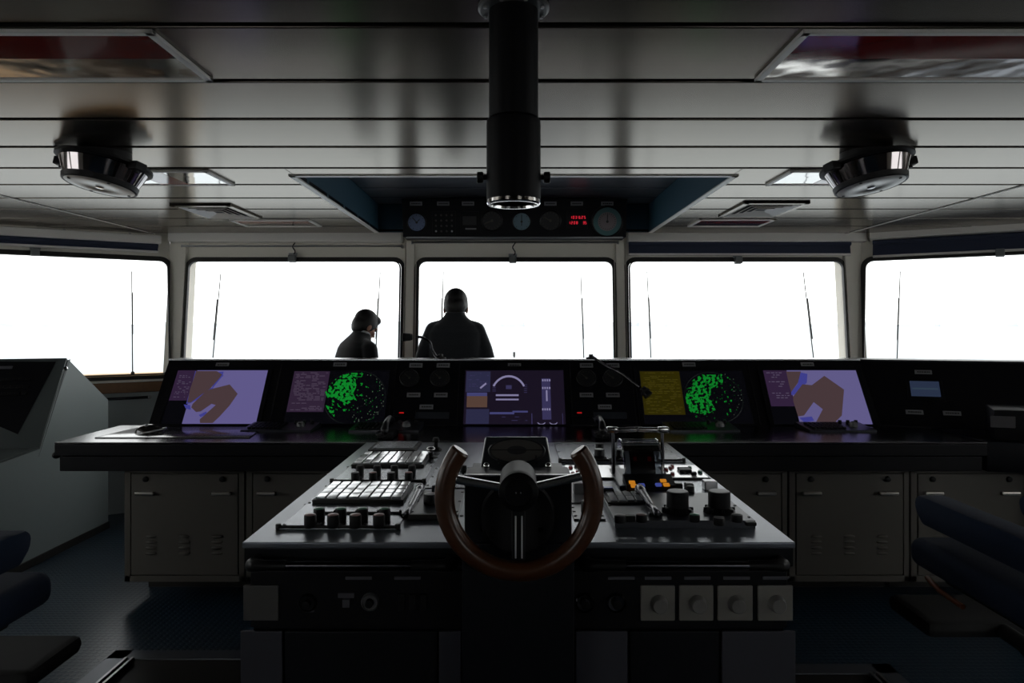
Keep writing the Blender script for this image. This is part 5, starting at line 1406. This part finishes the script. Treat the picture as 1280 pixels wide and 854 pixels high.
# ------------------------------------------------------------------ people
def remesh(mb, vox, name, m, parent, smooth=2, keep=None):
    me = bpy.data.meshes.new('tmp'); bmesh.ops.recalc_face_normals(mb.bm, faces=mb.bm.faces); mb.bm.to_mesh(me); mb.bm.free()
    o = bpy.data.objects.new('tmp', me); COL.objects.link(o)
    md = o.modifiers.new('r', 'REMESH'); md.mode = 'VOXEL'; md.voxel_size = vox; md.use_smooth_shade = True
    if smooth: s = o.modifiers.new('s', 'SMOOTH'); s.factor = .5; s.iterations = smooth
    dg = bpy.context.evaluated_depsgraph_get()
    nm = bpy.data.meshes.new_from_object(o.evaluated_get(dg)); bpy.data.objects.remove(o)
    nm.materials.clear(); nm.materials.append(m)
    for p_ in nm.polygons: p_.use_smooth = True
    ob = bpy.data.objects.new(name, nm); COL.objects.link(ob); ob.parent = parent
    return ob
def person(loc, rz, H, lean, headpitch, headyaw, lab, coat, sh=.215, elbow=(.12, .05), hairlong=0., side=0., hoff=(.03, 1.675), hs=1.0):
    """facing local +Y; H = standing height; lean bends the trunk forward about the hips"""
    r = empty('person', loc, lab, 'person', None, rz)
    k = H/1.80; hip = Vector((0, 0, .93*k))
    RL = Matrix.Rotation(-lean, 3, 'X')
    def tr(x, y, z):                      # trunk point, given upright, bent about the hip
        v = Vector((x, y, z*k)); d = v-hip; return hip+RL @ d if v.z > hip.z else v
    ax = Vector((1, 0, 0)); ay = RL @ Vector((0, 1, 0))
    def rings(L, g=0.): return [(tr(0, y, z), rx*k+g, ry*k+g, ax, ay if z > .93 else Vector((0, 1, 0))) for z, y, rx, ry in L]
    neck = tr(0, .0, 1.50); hc = tr(0, hoff[0], hoff[1])
    HM = Matrix.Translation(hc) @ (RL.to_4x4()) @ Matrix.Rotation(-headyaw, 4, 'Z') @ Matrix.Rotation(-headpitch, 4, 'X') @ Matrix.Diagonal((k*hs, k*hs, k*hs, 1))
    # arms: shoulder, elbow, wrist for each side
    arms = []
    for s in (-1, 1):
        S0 = tr(s*(sh-.035), -.005, 1.435); E = tr(s*(sh+elbow[0]*.45), -.03+elbow[1]*.3, 1.14); Wr = tr(s*(sh-.02), .22, 1.06)
        arms.append((S0, E, Wr, s))
    # body
    mb = MB()
    mb.loft(rings([(.84, 0, .13, .09), (.95, 0, .16, .105), (1.08, 0, .14, .09), (1.25, 0, .155, .105), (1.38, 0, .17, .10), (1.44, 0, .15, .085), (1.48, 0, .075, .065)]))
    mb.limb([tr(0, 0, 1.44), tr(0, hoff[0]*.4, 1.52), tr(0, hoff[0]*.7, hoff[1]-.06)], [.062*k, .054*k, .054*k])
    for s in (-1, 1):
        mb.limb([(s*.09*k, 0, .90*k), (s*.10*k, .01, .50*k), (s*.10*k, -.01, .09*k)], [.085*k, .058*k, .038*k]); mb.limb([(s*.10*k, -.03, .045*k), (s*.11*k, .13, .035)], [.036, .03])
    for S0, E, Wr, s in arms:
        mb.limb([S0, E], [.050*k, .040*k]); mb.limb([E, Wr], [.040*k, .026*k])
        d = (Wr-E).normalized(); P0 = Wr+d*.02; up = Vector((0, 0, 1)); sd = d.cross(up).normalized()
        Pm = Wr+d*.065
        mb.loft([(P0, .024, .016, sd, up), (Pm, .040, .015, sd, up), (Wr+d*.105, .041, .013, sd, up)], 16)
        for f in range(4):
            off = sd*(-.030+.020*f); b0 = Wr+d*.098+off; L = (.068, .076, .072, .058)[f if s > 0 else 3-f]
            mb.limb([b0, b0+d*L*.5-up*.006, b0+d*L*.85-up*.026, b0+d*L*.9-up*.04], [.0092, .0085, .008, .0075], 10)
        th = P0+d*.02-sd*s*.0
        mb.limb([P0+sd*(-s)*.02, P0+d*.035+sd*(-s)*.045, P0+d*.065+sd*(-s)*.052], [.013, .011, .009], 10)
    # head: skull, jaw, nose, ears, lips, brow
    def hell(c, rr): mb.ell(c, rr, HM)
    hell((0, -.012, .03), (.074, .094, .088)); hell((0, .022, -.03), (.060, .068, .075)); hell((0, .045, -.075), (.040, .040, .030))
    hell((0, .088, -.022), (.011, .016, .024)); hell((0, .098, -.036), (.015, .013, .011))
    hell((0, .078, .018), (.052, .014, .012)); hell((0, .076, -.062), (.024, .014, .009))
    for s in (-1, 1): hell((s*.076, -.004, -.012), (.010, .020, .033)); hell((s*.036, .060, -.03), (.022, .022, .022))
    body = remesh(mb, .0065, 'body', SKIN, r, 1)
    for s in (-1, 1):
        mb = MB(); mb.ell((s*.030, .076, .002), (.012, .008, .007), HM, 12); o = mb.build('eye', INK, None, loc=(0, 0, 0)); o.parent = r
    # hair
    mb = MB(); 
    mb.ell((0, -.018, .040), (.083, .102, .094), HM); mb.ell((0, -.050, -.005), (.076, .068, .075), HM)
    mb.ell((0, .045, .082), (.060, .048, .040), HM)
    for s in (-1, 1): mb.ell((s*.062, -.012, .018), (.022, .060, .05+hairlong*.5), HM)
    if hairlong: mb.ell((0, -.055, -.035), (.068, .05, .055), HM); mb.ell((0, .046, .060), (.052, .030, .030), HM)
    remesh(mb, .006, 'hair', HAIR, r, 2)
    # shirt collar
    mb = MB(); mb.lathe([(.060*k, 0), (.066*k, .012), (.064*k, .042), (.058*k, .050), (.055*k, .046), (.056*k, .01)], Matrix.Translation(tr(0, .014, 1.517)) @ RL.to_4x4() @ Matrix.Rotation(-.10, 4, 'X'), 32)
    o = mb.build('shirt_collar', SHIRT, None, loc=(0, 0, 0)); o.parent = r
    # jacket
    mb = MB()
    mb.loft(rings([(.78, 0, .195, .135), (.90, 0, .190, .13), (1.05, 0, .172, .118), (1.20, 0, .185, .125), (1.33, -.005, .200, .128), (1.41, -.01, .195, .115), (1.455, -.01, .165, .10), (1.495, -.005, .115, .085), (1.53, 0, .078, .072), (1.556, .006, .068, .066)]), 36, 2.5)
    for S0, E, Wr, s in arms:
        mb.limb([S0+Vector((0, 0, -.012)), S0.lerp(E, .5)+ax*s*.006, E], [.064*k, .062*k, .055*k]); mb.limb([E, E.lerp(Wr, .5), Wr], [.055*k, .047*k, .038*k])
        mb.limb([tr(0, 0, 1.475), tr(s*(sh-.04), -.005, 1.432)], [.055*k, .058*k])
    remesh(mb, .009, 'jacket', coat, r, 3)
    mb = MB()
    for s in (-1, 1): mb.limb([(s*.088*k, 0, .93*k), (s*.10*k, .01, .50*k), (s*.10*k, -.01, .10*k)], [.115*k, .082*k, .072*k])
    mb.loft([((0, 0, .78*k), .17*k, .12*k, ax, Vector((0, 1, 0))), ((0, 0, .96*k), .165*k, .115*k, ax, Vector((0, 1, 0)))])
    remesh(mb, .012, 'trousers', TROUS, r, 2)
    for s in (-1, 1):
        mb = MB(); mb.ell((s*.105*k, .04, .045), (.048, .14, .045))
        for v in mb.bm.verts: v.co.z = max(v.co.z, 0)
        o = mb.build('shoe', SHOE, None, loc=(0, 0, 0)); o.parent = r
    return r
person((-.448, 5.50, 0), 0.0, 1.92, .04, .40, .0, 'person in charcoal suit with short black hair standing with back turned at the middle window', SUIT, sh=.197, elbow=(.16, .05), hoff=(.065, 1.590), hs=1.06)
person((-1.285, 5.46, 0), math.radians(-50), 1.76, .24, .30, .0, 'person in black suit leaning and looking down to the right at the left window', SUITB, sh=.22, elbow=(.05, .3), hairlong=.03, hoff=(.025, 1.612), hs=1.0)

# ------------------------------------------------------------------ world, camera
w = bpy.data.worlds.new('World'); S.world = w; w.use_nodes = True
nt = w.node_tree; bg = nt.nodes['Background']
bg.inputs['Color'].default_value = (0.99, 1.0, 1.0, 1); bg.inputs['Strength'].default_value = 2.6

cam = bpy.data.cameras.new('Camera'); co = bpy.data.objects.new('Camera', cam); COL.objects.link(co)
cam.sensor_width = 36; cam.lens = F/1280*36; cam.clip_start = .05; cam.clip_end = 20000
co.location = (0, 0, EYE); co.rotation_euler = (PI/2, 0, 0)
cam.shift_x = -(CX-640)/1280; cam.shift_y = -(427-CY)/1280
S.camera = co
S.view_settings.view_transform = 'Standard'; S.view_settings.look = 'None'; S.view_settings.gamma = 1; S.view_settings.exposure = 0.0
S.view_settings.use_curve_mapping = False
